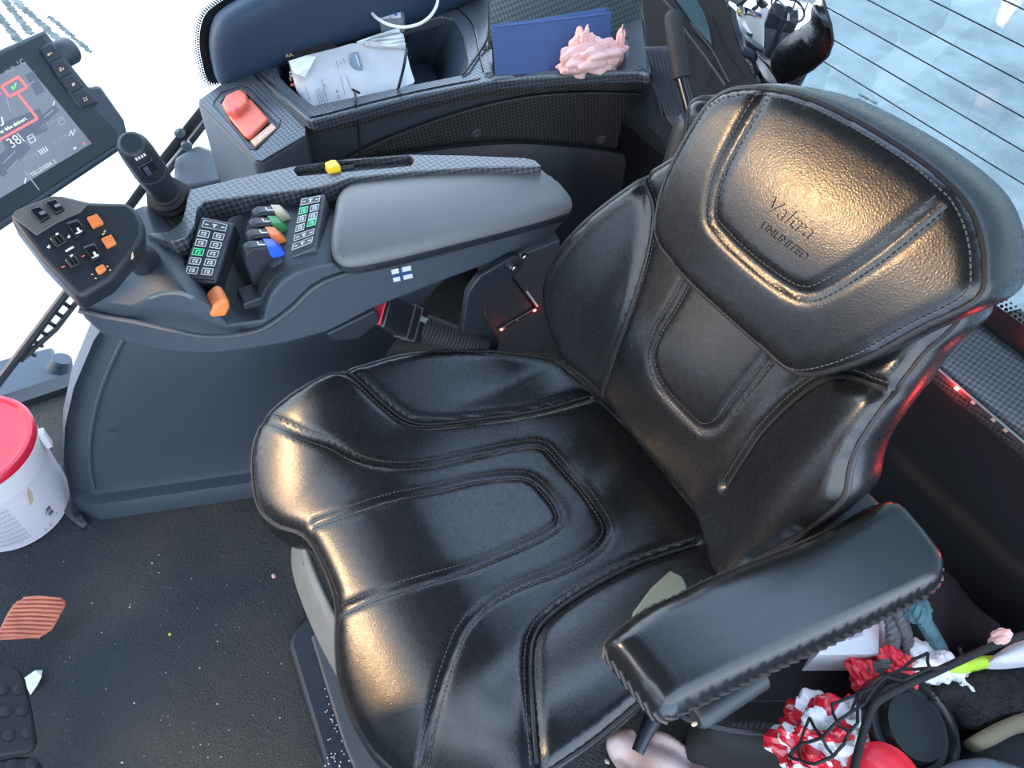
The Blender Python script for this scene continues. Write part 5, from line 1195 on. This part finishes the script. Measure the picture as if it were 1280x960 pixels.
led_strip('red LED strip along the rear sill right of the seat', (a2+Vector((0, -.004, 0)), b+Vector((0, -.004, 0))), ((.06, .0), (.2, .05), (.31, .22), (kx_((1201, 482)), .1), (kx_((1222, 499)), 0), (kx_((1246, 522)), 0), (kx_((1262, 534)), 0), (.86, 0), (.93, .3)), (0, -1, .25))
q0 = on(624, 412, WP0+WPn*.124, WPn); q1 = on(669, 386, WP0+WPn*.124, WPn); q2 = on(641, 347, WP0+WPn*.124, WPn)
led_strip('short LED strip below the right armrest with red lights at both ends', (q0, q1), ((.05, .006), (.12, 0), (.5, 0), (.97, .008)), WPn, .010)
st_ = empty('sill_strip', q2, 'thin pale strip meeting the LED strip below the right armrest', 'strip')
MB().tube([q2, q1], .0022, 6).build('strip_core', 'plastic_gloss', st_); MB().tube([q2.lerp(q1, .5)+Vector((0, .006, .004)), q1+Vector((0, .006, .006))], .0028, 6).build('pale_tube', 'icon_white', st_)
# bracket outside below the rear glass
hb2 = empty('hitch_bracket', P(1260, 430, y=1.5)-Vector((0, 0, .1)), 'pale snowy bracket with a peg outside the lower rear glass', 'bracket')
MB().prism([P(a, b, y=1.5) for a, b in ((1228, 398), (1274, 386), (1330, 430), (1330, 470), (1290, 430), (1246, 400))], (0, .1, -.01)).build('snowy_plate', 'paper_white', hb2)
MB().tube([P(1256, 420, y=1.46), P(1270, 398, y=1.46)], .016, 12).build('peg', 'plastic_grey', hb2)

# ================================================================== CLUTTER BEHIND THE SEAT
sb = empty('soft_black_bag', P(980, 880, z=.0), 'soft black tool bag with a ribbed side under the left armrest', 'bag')
SB = Surf((-.03, .6, .20), (1, 0, 0), (0, 1, 0), (0, 0, 1), lambda u, v: .02+.01*np.sin(u*14)*np.cos(v*11))
SB.out = resample(spline(SB.hit([(882, 905), (885, 866), (930, 830), (1010, 812), (1050, 814), (1075, 828), (1108, 862), (1112, 905), (1060, 930), (960, 938), (905, 928)], rolled=False), 5, True), .008, True); SB.roll = (.05, .035)
bb_ = SB.mesh('bag_body', 'bag_black', sb, .011, ((.004, .03), (.008, .10), (.015, .19)))
MB().tube([P(a, b, z=.235) for a, b in spline([(1020, 816), (1042, 817), (1062, 832), (1080, 850), (1096, 862)], 5)], .006, 8).build('piped_edge', 'hose_black', bb_)
MB().tube([P(a, b, z=.225) for a, b in spline([(860, 880), (930, 876), (1000, 876), (1062, 876)], 5)], .0025, 6).build('seam', 'hose_black', bb_)
for i in range(13):
    if i == 8: continue
    x_ = 914+i*7.6; MB().tube([P(x_-2, 897, z=.225), P(x_+3, 903, z=.228), P(x_+1, 912, z=.222)], [.002, .0038, .002], 6).build('rib', 'hose_black', bb_)
tag(MB().tube([P(a, b, z=.25) for a, b in spline([(850, 892), (870, 902), (930, 914), (985, 914), (1010, 908)], 5)], .005, 8).build('bag_strap', 'hose_black'), 'thin black strap lying along the soft bag', 'strap')
bx_ = empty('white_box', P(1060, 800, z=.25), 'small white carton under the left armrest', 'box')
MB().prism([P(a, b, z=.33) for a, b in ((1022, 818), (1040, 788), (1090, 768), (1100, 776), (1100, 818))], (0, 0, -.07)).build('carton', 'box_white', bx_, bevel=.002)
MB().prism([P(a, b, z=.3305) for a, b in ((1046, 796), (1076, 786), (1079, 794), (1062, 800))], (0, 0, .0006)).build('printed_patch', 'ink_grey', bx_)
tag(MB().prism([P(a, b, z=.32) for a, b in ((1102, 770), (1113, 764), (1117, 800), (1112, 816), (1102, 818))], (0, 0, -.06)).build('white_bottle', 'box_white', None, bevel=.008), 'white bottle standing right of the white carton', 'bottle')
def rope(name, label, px, z, r, mt, twist=260):
    c = spline([tuple(P(a, b, z=z+dz)) for a, b, dz in px], 10); c = resample(c, .004); m = MB()
    t = np.gradient(c, axis=0); t /= np.linalg.norm(t, axis=1)[:, None]
    for k in range(3):
        pts = []
        for i, p in enumerate(c):
            T = Vector(t[i]); u = T.cross(Vector((.3, .2, 1))).normalized(); w = T.cross(u); a = i*.004*twist+k*2.094; pts.append(Vector(p)+(u*math.cos(a)+w*math.sin(a))*r*.55)
        m.tube(pts, r*.6, 6)
    return tag(m.build(name, mt), label, 'rope')
rope('grey_rope', 'thick dark grey rope looped beside the white carton', [(1112, 760, .04), (1116, 790, .03), (1114, 815, 0), (1104, 832, 0), (1085, 842, -.02)], .33, .010, 'rope_grey')
rope('grey_rope', 'dark twisted rope hanging right of the thick grey one', [(1122, 760, .05), (1130, 785, .03), (1134, 805, 0), (1130, 830, -.02), (1118, 850, -.04)], .34, .009, 'rope_grey')
rope('teal_rope', 'knotted teal rope hanging under the rear of the left armrest', [(1140, 752, .05), (1150, 768, .05), (1158, 782, .03), (1166, 795, .0), (1176, 812, -.03)], .36, .010, 'rope_teal')
tag(crumple('teal_knot', P(1148, 764, z=.40), (.018, .016, .014), 'rope_teal', None, 12, .3, 3, 5), 'tangled teal rope end under the left armrest', 'rope')
# crackling red and white wrapping under the net
for i, (px, z, s_, lb_) in enumerate((((1026, 930), .30, (.045, .045, .04), 'crinkled red and white film bag in the net, nearest the armrest'), ((1066, 905), .31, (.024, .026, .024), 'small lobe of red and white film beside the black lid'), ((1094, 855), .31, (.034, .020, .014), 'flat dark red film wrapper under the net edge'), ((1124, 835), .33, (.024, .018, .014), 'crumpled red film scrap next to the white packaging'))):
    tag(crumple('film_bag', P(*px, z=z), s_, 'bag_film' if i < 2 else 'red_gloss', None, 20+i, .42, 5, 3.9), lb_, 'bag', 'red film wrappers under the net')
for i, (px, s_, lb_) in enumerate((((1158, 832), (.030, .026, .016), 'crinkled white packaging under the net, near the rope'), ((1182, 842), (.03, .022, .018), 'white crumpled packaging against the black pile blanket'), ((1066, 945), (.025, .03, .02), 'white crumpled wrapper between film bag and red cap'))):
    tag(crumple('white_wrapper', P(*px, z=.33), s_, 'paper_white', None, 40+i, .32, 4, 4), lb_, 'wrapper', 'white wrappers under the net')
# net
nt_ = empty('cargo_net', P(1085, 890, z=.30), 'black knotted cargo net stretched over the clutter behind the seat', 'net')
edge = spline([tuple(P(a, b, z=z)) for a, b, z in ((1066, 966, .37), (1074, 935, .37), (1084, 900, .375), (1096, 878, .38), (1130, 858, .385), (1165, 842, .385), (1200, 826, .385), (1240, 808, .39), (1290, 790, .40))], 8)
MB().tube(edge, .0055, 10).build('edge_rope', 'net_black', nt_)
kn = {'a': (1012, 897, .36), 'b': (1028, 922, .375), 'c': (1046, 902, .375), 'd': (1040, 880, .37), 'e': (1056, 874, .37), 'f': (1062, 915, .38), 'g': (1072, 904, .38), 'h': (1064, 890, .375), 'i': (1042, 945, .37), 'j': (1018, 955, .36), 'k': (1000, 930, .34), 'l': (1000, 950, .34), 'm': (1080, 880, .375), 'n': (1095, 858, .37), 'o': (1108, 845, .37), 'p': (1128, 836, .37), 'q': (1142, 824, .37), 'r': (1160, 816, .37), 's': (1130, 850, .38), 't': (1162, 835, .38), 'u': (1075, 866, .37), 'v': (1205, 818, .37), 'w': (1185, 833, .385), 'x': (1200, 810, .375), 'y': (986, 945, .32), 'z': (1055, 930, .38)}
for ab in 'ab bc cd de cf fg ch hm bi ij ka ak bk jl kl mn no op pq qr os st tw pt rt ne uh mu wv vx fz zi yl yk ug'.split():
    p, q = P(*kn[ab[0]][:2], z=kn[ab[0]][2]+.015), P(*kn[ab[1]][:2], z=kn[ab[1]][2]+.015); m_ = (p+q)/2-Vector((0, 0, .004))
    MB().tube([p, m_, q], .0022, 6).build('net_strand', 'net_black', nt_)
# cup with its black lid, red cap, blanket and the rest
cu_ = empty('lidded_cup', P(1140, 910, z=.20), 'white tub with a big glossy black screw lid', 'tub')
cxp = P(1146, 908, z=.345); cxa = Vector((.22, .10, .95)).normalized()
MB().lathe(cxp-cxa*.11, cxa, [(.055, 0), (.064, .06), (.066, .075)], 40).build('cup', 'cup_white', cu_)
MB().lathe(cxp-cxa*.02, cxa, [(.070, -.02), (.0725, -.016), (.0725, .012), (.069, .018), (.064, .018), (.058, .009), (.05, .008), (.047, .014), (.044, .020), (.0, .021)], 48).build('lid', 'cap_black', cu_)['label'] = 'glossy black ridged lid'
rc = P(1112, 972, z=.36); tag(MB().lathe(rc-Vector((0, 0, .05)), (0, -.1, 1), [(.045, 0), (.05, .02), (.047, .045), (.03, .06), (0, .066)], 32).build('red_cap', 'red_gloss'), 'shiny red domed cap at the bottom edge in front of the black lid', 'cap')
def heap(name, label, cat, px, z, hgt, mt, roll=.03, skirt=.05, parent=None, sp=.009):
    S = Surf((P(*px[0], z=z).x, P(*px[0], z=z).y, z), (1, 0, 0), (0, 1, 0), (0, 0, 1), lambda u, v: hgt*(.7+.3*np.sin(u*40+v*25)))
    S.out = resample(spline(S.hit(px, rolled=False), 5, True), sp*.8, True); S.roll = (roll, roll*.7)
    o = S.mesh(name, mt, parent, sp, ((0, skirt*.4), (0, skirt)))
    return tag(o, label, cat), S
bl_, S = heap('pile_blanket', 'black shaggy pile blanket right of the black lid', 'blanket', [(1158, 868), (1168, 852), (1205, 838), (1250, 826), (1330, 812), (1330, 880), (1270, 895), (1225, 905), (1205, 880)], .33, .02, 'pile_black', .025, .12)
m = MB(); 
for i in range(900):
    q = S.out[random.randrange(len(S.out))]*random.random()+(1-random.random())*0
    a_, b_ = S.out[random.randrange(len(S.out))], S.out[random.randrange(len(S.out))]; t = random.random(); q = a_*t+b_*(1-t)
    p = Vector(S.W(q)[0]); d = Vector((random.uniform(-.5, .5), random.uniform(-.6, .2), random.uniform(.4, 1))).normalized()*random.uniform(.004, .010); m.tube([p-d*.2, p+d*.5, p+d+Vector((0, 0, -.002))], [.0006, .0005, .0002], 3, cap=False)
tag(m.build('pile_hairs', 'pile_black', bl_), kind='stuff')
heap('fleece_edge', 'pale fleecy edge of cloth at the right frame edge above the black blanket', 'cloth', [(1246, 822), (1262, 806), (1290, 796), (1330, 792), (1330, 815), (1280, 824)], .37, .012, 'pile_white', .012, .03, None, .006)
heap('lime_cloth', 'lime yellow cloth strip between white packaging and black blanket', 'cloth', [(1186, 832), (1196, 822), (1222, 818), (1250, 818), (1246, 828), (1222, 834), (1206, 840)], .352, .008, 'lime', .01, .03, None, .006)
heap('khaki_strap', 'khaki webbing strap lying across the dark clutter at lower right', 'strap', [(1216, 926), (1222, 916), (1262, 896), (1330, 874), (1330, 902), (1282, 912), (1236, 934)], .335, .006, 'khaki', .006, .02, None, .006)
heap('steel_tin', 'blue-grey rounded tin at the bottom right corner', 'tin', [(1172, 968), (1190, 952), (1220, 943), (1255, 944), (1300, 962), (1300, 1010), (1180, 1010)], .36, .012, 'steel_blue', .03, .10)
heap('dark_sack', 'dark sack filling the space behind the black lid', 'sack', [(1200, 930), (1260, 900), (1340, 880), (1340, 1000), (1240, 990)], .30, .015, 'bag_black', .03, .1)
tag(crumple('plush_tuft', P(1250, 797, z=.40), (.008, .008, .018), 'tissue_pink', None, 51, .3, 3), 'small pinkish tassel standing on the net edge at right', 'tassel')
# side bags by the rear panel
heap('black_sack', 'dull black sack slumped against the rear panel behind the ropes', 'sack', [(1140, 740), (1180, 700), (1230, 740), (1290, 790), (1250, 800), (1190, 815), (1150, 800)], .24, .03, 'bag_black', .05, .12)
# cloth and strap near the seat
CL = Surf(P(820, 935, z=.03), (1, 0, 0), (0, 1, 0), (0, 0, 1), lambda u, v: .020*np.abs(np.sin(u*30+v*22+1))+.012*np.abs(np.sin(v*52-u*40))+.006)
CL.out = resample(spline(CL.hit([(759, 927), (768, 914), (782, 910), (795, 914), (806, 928), (820, 912), (850, 925), (880, 944), (888, 962), (880, 985), (790, 985), (772, 955)], rolled=False), 5, True), .006, True); CL.roll = (.012, .006)
tag(CL.mesh('pink_cloth', 'cloth_pink', None, .006, ((0, .006), (.002, .02))), 'dusty pink cloth on the floor below the left armrest', 'cloth')
tag(crumple('floor_crumb', P(759, 952, z=.006), (.004, .003, .002), 'crumb', None, 61, .3, 2), 'pale chip on the floor left of the pink cloth', 'crumb')
gp = [CU.W(CU.hit([p], rolled=False))[0] for p in ((788, 772), (812, 740), (835, 719), (850, 727), (856, 740), (830, 764), (800, 790))]
g_ = MB().prism([Vector(p)+Vector((0, 0, .004)) for p in gp], (0, 0, .012)).build('felt_scrap', 'green_felt', None, bevel=.003, sub=0); tag(g_, 'folded grey-green felt scrap tucked between cushion and left armrest', 'cloth')

# give every top-level mesh an origin at its own base
for o in [o for o in COL.objects if o.type == 'MESH' and o.parent is None]:
    vs = np.array([tuple(v.co) for v in o.data.vertices]); c = (vs.max(0)+vs.min(0))/2; c[2] = vs[:, 2].min()
    kids = [q for q in COL.objects if q.parent == o]
    o.data.transform(Matrix.Translation(Vector(-c))); o.location = Vector(c)
    for q in kids: q.location = q.location-Vector(c)
